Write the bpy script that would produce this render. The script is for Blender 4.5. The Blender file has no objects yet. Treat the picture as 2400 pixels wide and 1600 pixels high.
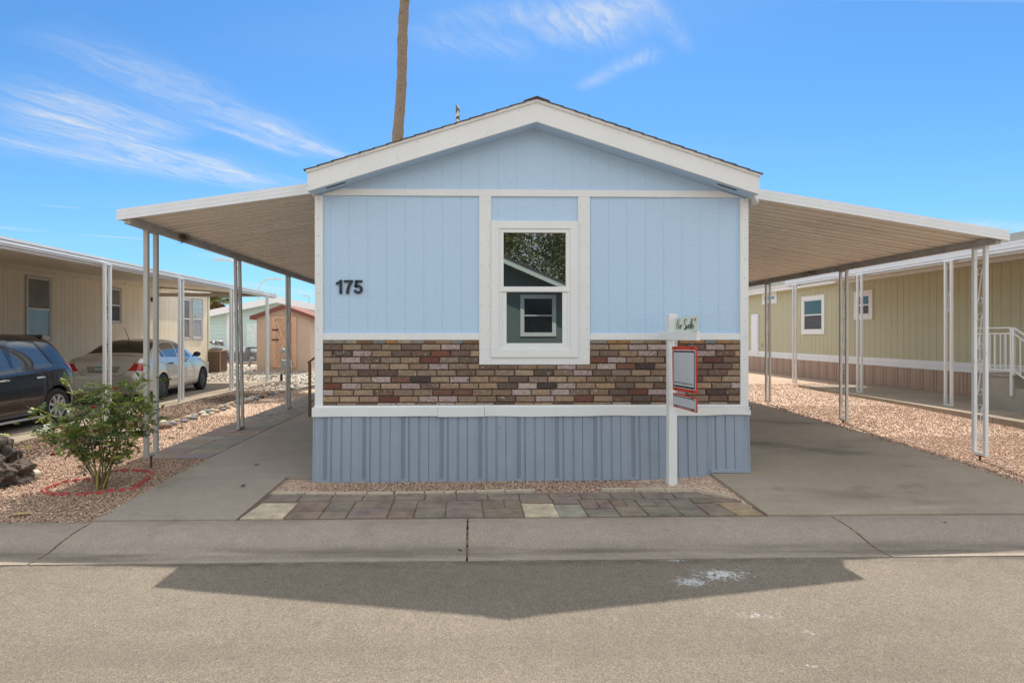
import bpy, bmesh, math, random
import numpy as np
from mathutils import Vector, Matrix, noise as mnoise
C = bpy.context; SC = C.scene; COL = SC.collection
R = math.radians
random.seed(7); NR = np.random.default_rng(7)

# ---------------------------------------------------------------- camera
FOC, YAW, CX, HY, CAMH = 1380.0, R(1.4), 1138.0, 785.0, 1.55
SY, CY = math.sin(YAW), math.cos(YAW)
cam = bpy.data.objects.new('camera', bpy.data.cameras.new('camera')); COL.objects.link(cam)
cam.location = (0, 0, CAMH); cam.rotation_euler = (R(90), 0, -YAW)
cam.data.sensor_width = 36; cam.data.lens = FOC / 2400 * 36
cam.data.shift_x = (1200 - CX) / 2400; cam.data.shift_y = (HY - 800) / 2400
cam.data.clip_start = 0.05; cam.data.clip_end = 3000
SC.camera = cam

# ---------------------------------------------------------------- sky and sun
SUN = Vector((0.112, 0.64, 1.0)).normalized()
ELEV = math.asin(SUN.z); AZ = math.atan2(SUN.x, SUN.y)
w = bpy.data.worlds.new('World'); SC.world = w; w.use_nodes = True
nt = w.node_tree; nt.nodes.clear()
def wn(t, **k):
    n = nt.nodes.new(t)
    for a, b in k.items(): setattr(n, a, b)
    return n
def wl(a, b): nt.links.new(a, b)
out = wn('ShaderNodeOutputWorld'); bg = wn('ShaderNodeBackground'); wl(bg.outputs[0], out.inputs[0])
SKY_STRENGTH = 0.15; UNSEEN_CLOUD = 1.7
bg.inputs['Strength'].default_value = SKY_STRENGTH
sky = wn('ShaderNodeTexSky', sky_type='NISHITA', sun_disc=False)
sky.sun_elevation = ELEV; sky.sun_rotation = AZ; sky.altitude = 350; sky.air_density = 1.0; sky.dust_density = 0.5; sky.ozone_density = 2.0
tc = wn('ShaderNodeTexCoord')
def wm(op, a, b=None, clamp=False):
    n = wn('ShaderNodeMath', operation=op, use_clamp=clamp)
    for i, v in enumerate((a, b)):
        if v is None: continue
        if hasattr(v, 'links'): wl(v, n.inputs[i])
        else: n.inputs[i].default_value = v
    return n.outputs[0]
sep = wn('ShaderNodeSeparateXYZ'); wl(tc.outputs['Generated'], sep.inputs[0])
zz = wm('MAXIMUM', sep.outputs[2], 0.02)
qx = wm('DIVIDE', sep.outputs[0], zz); qy = wm('DIVIDE', sep.outputs[1], zz)   # point on a flat cloud layer
cmb = wn('ShaderNodeCombineXYZ'); wl(qx, cmb.inputs[0]); wl(qy, cmb.inputs[1])
def skyq(px, py):
    u = (px - CX) / FOC; v = (HY - py) / FOC
    return Vector(((SY + u * CY) / v, (CY - u * SY) / v))
# one shared warp noise and one shared wisp noise serve all streaks
ang = (skyq(680, 450) - skyq(-60, 230)); ang.normalize()
al = wm('ADD', wm('MULTIPLY', qx, ang.x), wm('MULTIPLY', qy, ang.y)); ac = wm('ADD', wm('MULTIPLY', qx, -ang.y), wm('MULTIPLY', qy, ang.x))
cw = wn('ShaderNodeCombineXYZ'); wl(wm('MULTIPLY', al, 1.6), cw.inputs[0]); wl(wm('MULTIPLY', ac, 3.2), cw.inputs[1])
nW = wn('ShaderNodeTexNoise'); wl(cw.outputs[0], nW.inputs['Vector']); nW.inputs['Scale'].default_value = 1.1; nW.inputs['Detail'].default_value = 4; nW.inputs['Roughness'].default_value = .55
cf = wn('ShaderNodeCombineXYZ'); wl(wm('MULTIPLY', al, 3.2), cf.inputs[0]); wl(wm('ADD', wm('MULTIPLY', ac, 20.0), wm('MULTIPLY', nW.outputs[0], 9.0)), cf.inputs[1])
nF = wn('ShaderNodeTexNoise'); wl(cf.outputs[0], nF.inputs['Vector']); nF.inputs['Scale'].default_value = 1.0; nF.inputs['Detail'].default_value = 6; nF.inputs['Roughness'].default_value = .62
warp = wm('SUBTRACT', nW.outputs[0], 0.5); wisp = wm('MULTIPLY', wm('SUBTRACT', nF.outputs[0], 0.25), 2.2, True)
def streak(A, B, width, amp, seed, fine=9.0):
    a, b = skyq(*A), skyq(*B); m = (a + b) / 2; d = b - a; L = d.length / 2; d.normalize(); p = Vector((-d.y, d.x))
    dx = wm('SUBTRACT', qx, m.x); dy = wm('SUBTRACT', qy, m.y)
    t = wm('ADD', wm('MULTIPLY', dx, d.x), wm('MULTIPLY', dy, d.y))
    s = wm('ADD', wm('MULTIPLY', dx, p.x), wm('MULTIPLY', dy, p.y))
    s2 = wm('ADD', s, wm('MULTIPLY', warp, width * 2.6))
    g = wm('POWER', 2.718, wm('MULTIPLY', wm('POWER', wm('ABSOLUTE', wm('DIVIDE', s2, width)), 2.0), -1.0))
    e = wm('SUBTRACT', 1.0, wm('POWER', wm('ABSOLUTE', wm('DIVIDE', t, L)), 2.5), True)
    return wm('MULTIPLY', wm('MULTIPLY', g, e), amp * 1.05)
streaks = [
 ((-60, 190), (470, 330), .22, .62, 1), ((-60, 250), (690, 450), .22, .72, 2),
 ((-40, 232), (350, 335), .045, .8, 3), ((40, 50), (800, 380), .15, .48, 4), ((900, 60), (1300, 130), .10, .28, 20), ((-60, 330), (500, 420), .2, .4, 21), ((440, 275), (720, 370), .035, .6, 5),
 ((560, 285), (830, 375), .07, .75, 6), ((400, 350), (640, 435), .06, .9, 7), ((-200, 300), (430, 400), .10, .45, 8),
 ((180, 550), (380, 562), .045, .75, 9), ((90, 480), (200, 489), .03, .45, 10), ((1000, 40), (1560, 20), .06, .42, 11),
 ((1290, 110), (1540, -30), .16, .62, 12), ((1340, 210), (1560, 110), .05, .42, 13), ((1290, 30), (1420, 75), .06, .5, 14),
 ((2200, 515), (2500, 545), .15, .5, 15), ((440, 590), (760, 640), .22, .5, 16), ((-100, 520), (120, 545), .1, .4, 17),
 ((1480, -40), (1620, 130), .03, .3, 18), ((480, 650), (800, 700), .4, .5, 19)]
tot = None
for s_ in streaks:
    m_ = streak(*s_)
    tot = m_ if tot is None else wm('SUBTRACT', 1.0, wm('MULTIPLY', wm('SUBTRACT', 1.0, tot), wm('SUBTRACT', 1.0, m_, True), True))
# thin veil that whitens towards the horizon
nv = wn('ShaderNodeTexNoise'); mp = wn('ShaderNodeMapping'); mp.inputs['Scale'].default_value = (.35, 1.1, 1)
wl(cmb.outputs[0], mp.inputs[0]); wl(mp.outputs[0], nv.inputs['Vector']); nv.inputs['Scale'].default_value = .8; nv.inputs['Detail'].default_value = 6
tot = wm('MULTIPLY', tot, wisp)
veil = wm('MULTIPLY', wm('SUBTRACT', nv.outputs[0], .5, True), .35)
# broken high cloud added out of view to whiten the shade; car windows mirror it
back = wm('MAXIMUM', wm('MULTIPLY', wm('SUBTRACT', .22, sep.outputs[1]), 3.0, True), wm('MAXIMUM', wm('MULTIPLY', wm('SUBTRACT', wm('ABSOLUTE', sep.outputs[0]), .70), 5.0, True), wm('MULTIPLY', wm('SUBTRACT', wm('DIVIDE', sep.outputs[2], wm('MAXIMUM', sep.outputs[1], .05)), .575), 14.0, True)))
bc_ = wm('MULTIPLY', wm('ADD', wm('MULTIPLY', wm('SUBTRACT', nv.outputs[0], .31), 3.0), wm('MULTIPLY', wisp, .45)), UNSEEN_CLOUD, True)
bk = wm('MULTIPLY', bc_, back)
tot = wm('MAXIMUM', tot, veil)
tot = wm('MULTIPLY', tot, wm('GREATER_THAN', sep.outputs[2], 0.0))
tint = wn('ShaderNodeMix', data_type='RGBA', blend_type='MULTIPLY'); tint.inputs[0].default_value = 1
wl(sky.outputs[0], tint.inputs['A']); tint.inputs['B'].default_value = (.36, .68, .93, 1)
mx = wn('ShaderNodeMix', data_type='RGBA'); wl(tot, mx.inputs[0]); wl(tint.outputs['Result'], mx.inputs['A'])
mx.inputs['B'].default_value = (4.6, 4.8, 4.9, 1)
hz = wm('MULTIPLY', wm('POWER', wm('SUBTRACT', 1.0, sep.outputs[2], True), 7.0), .55, True)
mh_ = wn('ShaderNodeMix', data_type='RGBA'); wl(hz, mh_.inputs[0]); wl(tint.outputs['Result'], mh_.inputs['A']); mh_.inputs['B'].default_value = (2.6, 4.6, 5.6, 1); wl(mh_.outputs['Result'], mx.inputs['A'])
mx2 = wn('ShaderNodeMix', data_type='RGBA'); wl(bk, mx2.inputs[0]); wl(mx.outputs['Result'], mx2.inputs['A']); mx2.inputs['B'].default_value = (6.7, 7.25, 7.7, 1)
wl(mx2.outputs['Result'], bg.inputs['Color'])
sun = bpy.data.objects.new('sun', bpy.data.lights.new('sun', 'SUN')); COL.objects.link(sun)
sun.data.energy = 4.9; sun.data.angle = R(.53); sun.data.color = (1.0, .93, .83)
sun.rotation_euler = SUN.to_track_quat('Z', 'Y').to_euler(); sun.location = (0, 0, 30)
SC.view_settings.view_transform = 'Standard'; SC.view_settings.look = 'None'; SC.view_settings.gamma = 1
SC.view_settings.exposure = 0.20
try:
    SC.cycles.max_bounces = 8; SC.cycles.diffuse_bounces = 5; SC.cycles.glossy_bounces = 4; SC.cycles.transparent_max_bounces = 8
except Exception: pass

# ---------------------------------------------------------------- measuring helpers (photo pixel -> real position)
def atY(px, py, Y):
    u = (px - CX) / FOC; X = Y * (u * CY + SY) / (CY - u * SY); d = X * SY + Y * CY
    return Vector((X, Y, CAMH - (py - HY) / FOC * d))
def atX(px, py, X):
    u = (px - CX) / FOC; d = X / (u * CY + SY)
    return Vector((X, d * CY - u * d * SY, CAMH - (py - HY) / FOC * d))
def gnd(px, py, z=0.0):
    d = (CAMH - z) * FOC / (py - HY); r = (px - CX) / FOC * d
    return Vector((r * CY + d * SY, d * CY - r * SY, z))
def lerp(a, b, t): return a + (b - a) * t
def pl(x, pts):
    if x <= pts[0][0]: return pts[0][1]
    for (a, va), (b, vb) in zip(pts, pts[1:]):
        if x <= b: return va + (vb - va) * (x - a) / (b - a)
    return pts[-1][1]
LP = [(5.03, -.02), (5.8, .01), (6.8, .04), (9.3, .06), (50, .06)]
MP = [(5.03, -.02), (6.3, .0), (8, .05), (50, .06)]
DP = [(5.03, -.015), (6.3, .065), (8, .125), (12, .2), (50, .24)]
RP = [(5.03, -.02), (5.6, .055), (6.4, .105), (8.6, .175), (11, .215), (50, .24)]
def g(X, Y):
    if X <= -1.97: return pl(Y, LP)
    if X <= 2.56: return pl(Y, MP)
    if X <= 5.48: return lerp(pl(Y, DP), pl(Y, RP), (X - 2.56) / 2.92)
    return pl(Y, RP)
def S(r, gg, b, k=1.0):
    f = lambda c: ((c / 255 / 12.92) if c / 255 <= .04045 else ((c / 255 + .055) / 1.055) ** 2.4) * k
    return (f(r), f(gg), f(b))

# ---------------------------------------------------------------- mesh builder
class MB:
    def __init__(s): s.v = []; s.f = []; s.c = []; s.m = []; s.col = (1, 1, 1); s.mi = 0; s.T = None
    def add(s, vs, fs):
        o = len(s.v)
        if s.T is not None: vs = [tuple(s.T @ Vector(p)) for p in vs]
        s.v += [tuple(p) for p in vs]
        for f in fs: s.f.append(tuple(o + i for i in f)); s.c.append(s.col); s.m.append(s.mi)
    def box(s, x0, x1, y0, y1, z0, z1):
        x0, x1 = min(x0, x1), max(x0, x1); y0, y1 = min(y0, y1), max(y0, y1); z0, z1 = min(z0, z1), max(z0, z1)
        s.add([(x0,y0,z0),(x1,y0,z0),(x1,y1,z0),(x0,y1,z0),(x0,y0,z1),(x1,y0,z1),(x1,y1,z1),(x0,y1,z1)],
              [(0,3,2,1),(4,5,6,7),(0,1,5,4),(1,2,6,5),(2,3,7,6),(3,0,4,7)])
    def bbox(s, x0, x1, y0, y1, z0, z1, b=.004, face='-y'):
        # box with a chamfered front (towards -y)
        s.add([(x0,y1,z0),(x1,y1,z0),(x1,y1,z1),(x0,y1,z1),(x0,y0+b,z0),(x1,y0+b,z0),(x1,y0+b,z1),(x0,y0+b,z1),
               (x0+b,y0,z0+b),(x1-b,y0,z0+b),(x1-b,y0,z1-b),(x0+b,y0,z1-b)],
              [(0,3,2,1),(0,1,5,4),(1,2,6,5),(2,3,7,6),(3,0,4,7),(4,5,9,8),(5,6,10,9),(6,7,11,10),(7,4,8,11),(8,9,10,11)])
    def bar(s, a, b, wx, wy=None, up=Vector((0,0,1))):
        a, b = Vector(a), Vector(b); wy = wy or wx; d = (b - a).normalized()
        if abs(d.dot(up)) > .99: up = Vector((0, 1, 0))
        r = d.cross(up).normalized(); u = r.cross(d)
        P = []
        for p in (a, b):
            for i, j in ((-1,-1),(1,-1),(1,1),(-1,1)): P.append(p + r*(i*wx/2) + u*(j*wy/2))
        s.add(P, [(0,3,2,1),(4,5,6,7),(0,1,5,4),(1,2,6,5),(2,3,7,6),(3,0,4,7)])
    def poly(s, pts): s.add(pts, [tuple(range(len(pts)))])
    def prism(s, pts, vec):
        n = len(pts); v = Vector(vec); q = [Vector(p) for p in pts]
        s.add(q + [p + v for p in q], [tuple(range(n))[::-1], tuple(range(n, 2*n))] + [(i, (i+1)%n, n+(i+1)%n, n+i) for i in range(n)])
    def tube(s, path, rad, n=8, cap=True):
        P = [Vector(p) for p in path]; V = []; F = []
        ref = Vector((0.3, 0.2, 1)).normalized()
        for i, p in enumerate(P):
            d = (P[min(i+1, len(P)-1)] - P[max(i-1, 0)]).normalized()
            if abs(d.dot(ref)) > .97: rf = Vector((1, 0, 0))
            else: rf = ref
            r_ = d.cross(rf).normalized(); u = r_.cross(d)
            rr = rad[i] if isinstance(rad, (list, tuple)) else rad
            for k in range(n):
                a = 2*math.pi*k/n; V.append(p + r_*(math.cos(a)*rr) + u*(math.sin(a)*rr))
        for i in range(len(P)-1):
            for k in range(n): F.append((i*n+k, i*n+(k+1)%n, (i+1)*n+(k+1)%n, (i+1)*n+k))
        if cap: F.append(tuple(range(n))[::-1]); F.append(tuple((len(P)-1)*n+k for k in range(n)))
        s.add(V, F)
    def lathe(s, prof, c, axis='z', n=24):
        V = []; F = []; c = Vector(c)
        for r_, h in prof:
            for k in range(n):
                a = 2*math.pi*k/n; x, y = r_*math.cos(a), r_*math.sin(a)
                V.append(c + (Vector((x, y, h)) if axis == 'z' else Vector((x, h, y)) if axis == 'y' else Vector((h, x, y))))
        for i in range(len(prof)-1):
            for k in range(n): F.append((i*n+k, i*n+(k+1)%n, (i+1)*n+(k+1)%n, (i+1)*n+k))
        s.add(V, F)
    def build(s, name, mats, parent=None, smooth=False, bevel=0):
        me = bpy.data.meshes.new(name); me.from_pydata(s.v, [], s.f)
        mats = mats if isinstance(mats, (list, tuple)) else [mats]
        for m in mats: me.materials.append(m)
        me.polygons.foreach_set('material_index', s.m)
        at = me.color_attributes.new('col', 'FLOAT_COLOR', 'CORNER')
        cc = []
        for f, c in zip(s.f, s.c): cc += (list(c) + [1]) * len(f)
        at.data.foreach_set('color', cc)
        if smooth: me.polygons.foreach_set('use_smooth', [True]*len(s.f))
        me.update()
        o = bpy.data.objects.new(name, me); COL.objects.link(o)
        if parent: o.parent = parent
        if bevel:
            b = o.modifiers.new('bevel', 'BEVEL'); b.width = bevel; b.segments = 2; b.limit_method = 'ANGLE'
        return o
def tag(o, label=None, cat=None, group=None, kind=None):
    if label: o['label'] = label
    if cat: o['category'] = cat
    if group: o['group'] = group
    if kind: o['kind'] = kind
    return o
def empty(name, loc, label, cat, rz=0, group=None):
    o = bpy.data.objects.new(name, None); COL.objects.link(o); o.location = loc; o.rotation_euler = (0, 0, rz); o.empty_display_size = .2
    return tag(o, label, cat, group)
ORD = ['first','second','third','fourth','fifth','sixth','seventh','eighth','ninth','tenth','eleventh','twelfth','thirteenth','fourteenth','fifteenth','sixteenth','seventeenth','eighteenth','nineteenth','twentieth'] 
for t_ in ('twenty','thirty','forty','fifty','sixty'):
    if t_ != 'twenty': ORD.append({'thirty':'thirtieth','forty':'fortieth','fifty':'fiftieth','sixty':'sixtieth'}[t_])
    ORD += [t_ + '-' + o_ for o_ in ORD[:9]]

# ---------------------------------------------------------------- materials
MATS = {}
def mat(name, color=(.5,.5,.5), rough=.6, metal=0, spec=.5, var=.12, vscale=6, fine=0, fscale=120, bump=0, bscale=80, attr=False,
        coat=0, ior=None, stretch=None, dirt=None, transl=0, coords='Object'):
    if name in MATS: return MATS[name]
    m = bpy.data.materials.new(name); m.use_nodes = True; t = m.node_tree; t.nodes.clear(); N = t.nodes; Lk = t.links.new
    o = N.new('ShaderNodeOutputMaterial'); b = N.new('ShaderNodeBsdfPrincipled'); Lk(b.outputs[0], o.inputs[0])
    b.inputs['Roughness'].default_value = rough; b.inputs['Metallic'].default_value = metal
    b.inputs['Specular IOR Level'].default_value = spec
    if ior: b.inputs['IOR'].default_value = ior
    if coat: b.inputs['Coat Weight'].default_value = coat; b.inputs['Coat Roughness'].default_value = .03
    tcn = N.new('ShaderNodeTexCoord'); mpn = N.new('ShaderNodeMapping'); Lk(tcn.outputs[coords], mpn.inputs[0])
    if stretch: mpn.inputs['Scale'].default_value = stretch
    if attr:
        a = N.new('ShaderNodeVertexColor'); a.layer_name = 'col'; cur = a.outputs[0]
    else:
        a = N.new('ShaderNodeRGB'); a.outputs[0].default_value = (*color[:3], 1); cur = a.outputs[0]
    def mult(cur, fac, lo, hi):
        r_ = N.new('ShaderNodeMapRange'); Lk(fac, r_.inputs[0]); r_.inputs[1].default_value = .3; r_.inputs[2].default_value = .7
        r_.inputs[3].default_value = lo; r_.inputs[4].default_value = hi
        v = N.new('ShaderNodeVectorMath'); v.operation = 'SCALE'; Lk(cur, v.inputs[0]); Lk(r_.outputs[0], v.inputs['Scale']); return v.outputs[0]
    def nz(sc, det=4, ro=.55):
        n = N.new('ShaderNodeTexNoise'); Lk(mpn.outputs[0], n.inputs['Vector']); n.inputs['Scale'].default_value = sc; n.inputs['Detail'].default_value = det; n.inputs['Roughness'].default_value = ro
        return n.outputs[0]
    if var: cur = mult(cur, nz(vscale), 1-var, 1+var)
    if fine: cur = mult(cur, nz(fscale, 2, .7), 1-fine, 1+fine)
    if dirt:   # (colour, scale, threshold, softness, amount)
        dc, dsc, th, so, am = dirt
        r_ = N.new('ShaderNodeMapRange'); Lk(nz(dsc, 6, .6), r_.inputs[0]); r_.inputs[1].default_value = th; r_.inputs[2].default_value = th+so; r_.inputs[3].default_value = 0; r_.inputs[4].default_value = am
        x = N.new('ShaderNodeMix'); x.data_type = 'RGBA'; Lk(r_.outputs[0], x.inputs[0]); Lk(cur, x.inputs['A']); x.inputs['B'].default_value = (*dc, 1); cur = x.outputs['Result']
    Lk(cur, b.inputs['Base Color'])
    if bump:
        bn = N.new('ShaderNodeBump'); bn.inputs['Strength'].default_value = min(1, bump*10); bn.inputs['Distance'].default_value = .01 if bump < .1 else bump*.1
        Lk(nz(bscale, 4, .6), bn.inputs['Height']); Lk(bn.outputs[0], b.inputs['Normal'])
    if transl:
        tr = N.new('ShaderNodeBsdfTranslucent'); Lk(cur, tr.inputs[0]); ms = N.new('ShaderNodeMixShader'); ms.inputs[0].default_value = transl
        Lk(b.outputs[0], ms.inputs[1]); Lk(tr.outputs[0], ms.inputs[2]); Lk(ms.outputs[0], o.inputs[0])
    MATS[name] = m; m['_h'] = 1
    return m
def hooks(m):
    t = m.node_tree; return t, t.nodes, t.links.new, next(n for n in t.nodes if n.type == 'BSDF_PRINCIPLED')

def ground_mat(name, base, speck, rough=.9, sp_scale=130, cracks=0, spots=None, contrast=1.0, stain=(.05,.045,.04), stain_amt=.35, bumpd=.002, streaky=None):
    m = bpy.data.materials.new(name); m.use_nodes = True; t = m.node_tree; t.nodes.clear(); N = t.nodes; Lk = t.links.new
    o = N.new('ShaderNodeOutputMaterial'); b = N.new('ShaderNodeBsdfPrincipled'); Lk(b.outputs[0], o.inputs[0]); b.inputs['Roughness'].default_value = rough; b.inputs['Specular IOR Level'].default_value = .25
    tcn = N.new('ShaderNodeTexCoord')
    def nz(sc, det=4, ro=.55, vec=None):
        n = N.new('ShaderNodeTexNoise'); Lk(vec or tcn.outputs['Object'], n.inputs['Vector']); n.inputs['Scale'].default_value = sc; n.inputs['Detail'].default_value = det; n.inputs['Roughness'].default_value = ro; return n.outputs[0]
    def mr(f, a, b_, lo, hi):
        r_ = N.new('ShaderNodeMapRange'); Lk(f, r_.inputs[0]); r_.inputs[1].default_value = a; r_.inputs[2].default_value = b_; r_.inputs[3].default_value = lo; r_.inputs[4].default_value = hi; return r_.outputs[0]
    def mix(f, A, B):
        x = N.new('ShaderNodeMix'); x.data_type = 'RGBA'
        if hasattr(f, 'links'): Lk(f, x.inputs[0])
        else: x.inputs[0].default_value = f
        for v, i in ((A, 'A'), (B, 'B')):
            if hasattr(v, 'links'): Lk(v, x.inputs[i])
            else: x.inputs[i].default_value = (*v, 1)
        return x.outputs['Result']
    def scale(c, f):
        v = N.new('ShaderNodeVectorMath'); v.operation = 'SCALE'; Lk(c, v.inputs[0]); Lk(f, v.inputs['Scale']); return v.outputs[0]
    vo = N.new('ShaderNodeTexVoronoi'); Lk(tcn.outputs['Object'], vo.inputs['Vector']); vo.inputs['Scale'].default_value = sp_scale
    sr = N.new('ShaderNodeSeparateColor'); Lk(vo.outputs['Color'], sr.inputs[0])
    cur = mix(mr(sr.outputs[0], .1, .9, 0, contrast), base, speck)
    cur = scale(cur, mr(sr.outputs[1], 0, 1, 1-.28*contrast, 1+.28*contrast))
    cur = mix(mr(sr.outputs[2], .965, .975, 0, .55*contrast), cur, tuple(min(.8, c*2.3) for c in base))
    cur = mix(mr(sr.outputs[2], .0, .035, .6*contrast, 0), cur, tuple(c*.25 for c in base))
    cur = scale(cur, mr(nz(.55, 5), .3, .7, .88, 1.12))
    cur = scale(cur, mr(nz(9, 5, .65), .3, .7, .93, 1.07))
    if stain_amt: cur = mix(mr(nz(1.7, 7, .65), .58, .75, 0, stain_amt), cur, stain)
    cur = mix(mr(nz(34, 2, .5), .74, .78, 0, .7), cur, stain)
    if streaky:
        mpn = N.new('ShaderNodeMapping'); Lk(tcn.outputs['Object'], mpn.inputs[0]); mpn.inputs['Scale'].default_value = streaky
        cur = mix(mr(nz(1, 5, .6, mpn.outputs[0]), .5, .72, 0, .35), cur, stain)
    m['_h'] = 1; MATS[name] = m
    m_ctx = (t, N, Lk, b, tcn, nz, mr, mix, scale)
    if spots: cur = spots(m_ctx, cur)
    Lk(cur, b.inputs['Base Color'])
    bn = N.new('ShaderNodeBump'); bn.inputs['Strength'].default_value = .6; bn.inputs['Distance'].default_value = bumpd; Lk(vo.outputs['Distance'], bn.inputs['Height']); Lk(bn.outputs[0], b.inputs['Normal'])
    return m
def white_spots(ctx, cur):
    t, N, Lk, b, tcn, nz, mr, mix, scale = ctx
    for (cx, cy, rx, ry, th, am) in ROADSPOTS:
        mpn = N.new('ShaderNodeMapping'); Lk(tcn.outputs['Object'], mpn.inputs[0]); mpn.vector_type = 'POINT'
        mpn.inputs['Location'].default_value = (-cx/rx, -cy/ry, 0); mpn.inputs['Scale'].default_value = (1/rx, 1/ry, 0)
        ln = N.new('ShaderNodeVectorMath'); ln.operation = 'LENGTH'; Lk(mpn.outputs[0], ln.inputs[0])
        fall = mr(ln.outputs['Value'], 0, 1, .15, -.16)
        a_ = N.new('ShaderNodeMath'); a_.operation = 'ADD'; Lk(fall, a_.inputs[0]); Lk(nz(34, 8, .82), a_.inputs[1])
        cur = mix(mr(a_.outputs[0], th, th+.07, 0, am), cur, (.62, .63, .64))
    return cur
def band(ctx, cur, axis, c, hw, col, amt, nsc=(1,1,1), lo=.40, hi=.66):
    t, N, Lk, b, tcn, nz, mr, mix, scale = ctx
    sp_ = N.new('ShaderNodeSeparateXYZ'); Lk(tcn.outputs['Object'], sp_.inputs[0])
    a1 = N.new('ShaderNodeMath'); a1.operation = 'SUBTRACT'; Lk(sp_.outputs[axis], a1.inputs[0]); a1.inputs[1].default_value = c
    a2 = N.new('ShaderNodeMath'); a2.operation = 'ABSOLUTE'; Lk(a1.outputs[0], a2.inputs[0])
    mpn = N.new('ShaderNodeMapping'); Lk(tcn.outputs['Object'], mpn.inputs[0]); mpn.inputs['Scale'].default_value = nsc
    f1 = mr(a2.outputs[0], 0, hw, 1, 0); f2 = mr(nz(1.0, 6, .62, mpn.outputs[0]), lo, hi, 0, amt)
    m_ = N.new('ShaderNodeMath'); m_.operation = 'MULTIPLY'; Lk(f1, m_.inputs[0]); Lk(f2, m_.inputs[1]); return mix(m_.outputs[0], cur, col)
def road_spots(ctx, cur):
    cur = band(ctx, cur, 1, 3.0, .55, S(92,84,76), .40, (.35, 3, 1)); cur = band(ctx, cur, 1, 1.4, .5, S(150,138,122), .30, (.35, 3, 1)); cur = band(ctx, cur, 1, 4.27, .10, S(60,54,48), .6, (5, 9, 1))
    return white_spots(ctx, cur)
def gutter_spots(ctx, cur):
    cur = band(ctx, cur, 1, 4.44, .20, S(84,74,66), .75, (.8, 7, 1), .34, .62); cur = band(ctx, cur, 1, 4.31, .06, S(170,160,146), .5, (6, 20, 1)); return band(ctx, cur, 1, 5.0, .12, S(96,86,78), .45, (1.5, 6, 1))
_a = gnd(1690, 1345, -.1); _b = gnd(1625, 1362, -.1); _c = gnd(1780, 1440, -.1); _d = gnd(1910, 1480, -.1); _e = gnd(1900, 1560, -.1); _f = gnd(1585, 1313, -.1)
ROADSPOTS = [(_a.x,_a.y,.48,.26,.575,.8), (_b.x,_b.y,.30,.15,.535,.55), (_c.x,_c.y,.55,.18,.63,.5), (_d.x,_d.y,.45,.16,.655,.4), (_e.x,_e.y,.3,.12,.66,.4), (_f.x,_f.y,.35,.05,.57,.6)]

M_asph = ground_mat('asphalt', S(112,103,94,.93), S(130,118,103,.93), sp_scale=175, contrast=1.0, spots=road_spots, stain_amt=.12, stain=S(78,70,62))
M_conc = ground_mat('concrete', S(150,138,127,.98), S(160,146,132,.98), sp_scale=220, contrast=.55, stain=S(95,86,80), stain_amt=.30)
M_gutter = ground_mat('gutter_concrete', S(152,139,127,.96), S(164,149,135,.96), sp_scale=200, contrast=.75, stain=S(92,82,74), stain_amt=.35, spots=gutter_spots)
def drive_spots(ctx, cur):
    t, N, Lk, b, tcn, nz, mr, mix, scale = ctx
    for (px_, py_, rx, ry, rot, col, am) in ((1890,1060,1.5,.34,-.55,S(84,76,70),.55), (1830,1005,1.2,.35,-.4,S(88,80,72),.4), (2030,1150,1.3,.22,-.3,S(92,84,76),.35), (1765,1108,.16,.05,0,S(176,150,84),.6), (2180,1170,.7,.1,.1,S(176,166,152),.35), (1960,1180,.5,.06,.2,S(178,168,154),.4)):
        c_ = gnd(px_, py_, .08); mpn = N.new('ShaderNodeMapping'); mpn.vector_type = 'TEXTURE'; Lk(tcn.outputs['Object'], mpn.inputs[0])
        mpn.inputs['Location'].default_value = (c_.x, c_.y, .08); mpn.inputs['Rotation'].default_value = (0, 0, rot); mpn.inputs['Scale'].default_value = (rx, ry, 50)
        ln = N.new('ShaderNodeVectorMath'); ln.operation = 'LENGTH'; Lk(mpn.outputs[0], ln.inputs[0])
        a_ = N.new('ShaderNodeMath'); a_.operation = 'ADD'; Lk(mr(ln.outputs['Value'], 0, 1, .25, -.3), a_.inputs[0]); Lk(nz(3.2, 7, .66), a_.inputs[1])
        cur = mix(mr(a_.outputs[0], .40, .72, 0, am), cur, col)
    return cur
M_conc_drive = ground_mat('drive_concrete', S(150,136,120,1.05), S(156,143,126,1.05), sp_scale=240, contrast=.35, stain=S(100,91,82), stain_amt=.6, streaky=(.5, 1.6, 1), spots=drive_spots)
M_grav = ground_mat('pink_gravel_bed', S(164,136,117,1.0), S(200,174,153,1.0), sp_scale=60, contrast=1.3, stain_amt=.0, bumpd=.02)
M_grav_br = ground_mat('brown_gravel_bed', S(96,78,66,1.0), S(140,120,104,1.0), sp_scale=40, contrast=1.4, stain_amt=.0, bumpd=.02)
M_grav_gr = ground_mat('grey_pebble_bed', S(150,138,125,1.0), S(205,196,182,1.0), sp_scale=17, contrast=1.5, stain_amt=.0, bumpd=.04)
M_dirt = ground_mat('desert_soil', S(150,125,105,1.0), S(170,148,128,1.0), sp_scale=20, contrast=.8)
M_stone = mat('gravel_stone', attr=True, rough=.9, var=.1, vscale=60, fine=.15, fscale=300)
M_white = mat('white_paint', S(226,226,224), .55, var=.03, vscale=3, fine=.02, fscale=60, bump=.02, bscale=70, dirt=(S(150,140,125), 9, .68, .12, .35), stretch=(1, 1, .35))
M_white_side = mat('white_metal', S(225,226,228), .42, var=.03, dirt=(S(120,110,98), 12, .66, .14, .4))
M_blue = mat('blue_siding', S(182,207,230), .62, var=.045, vscale=1.6, fine=.035, fscale=50, bump=.035, bscale=1, stretch=(14, 14, 90))
M_skirt = mat('skirting_grey', S(146,157,171), .5, var=.04, vscale=4, dirt=(S(120,110,100), 2.5, .62, .2, .25))
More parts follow.
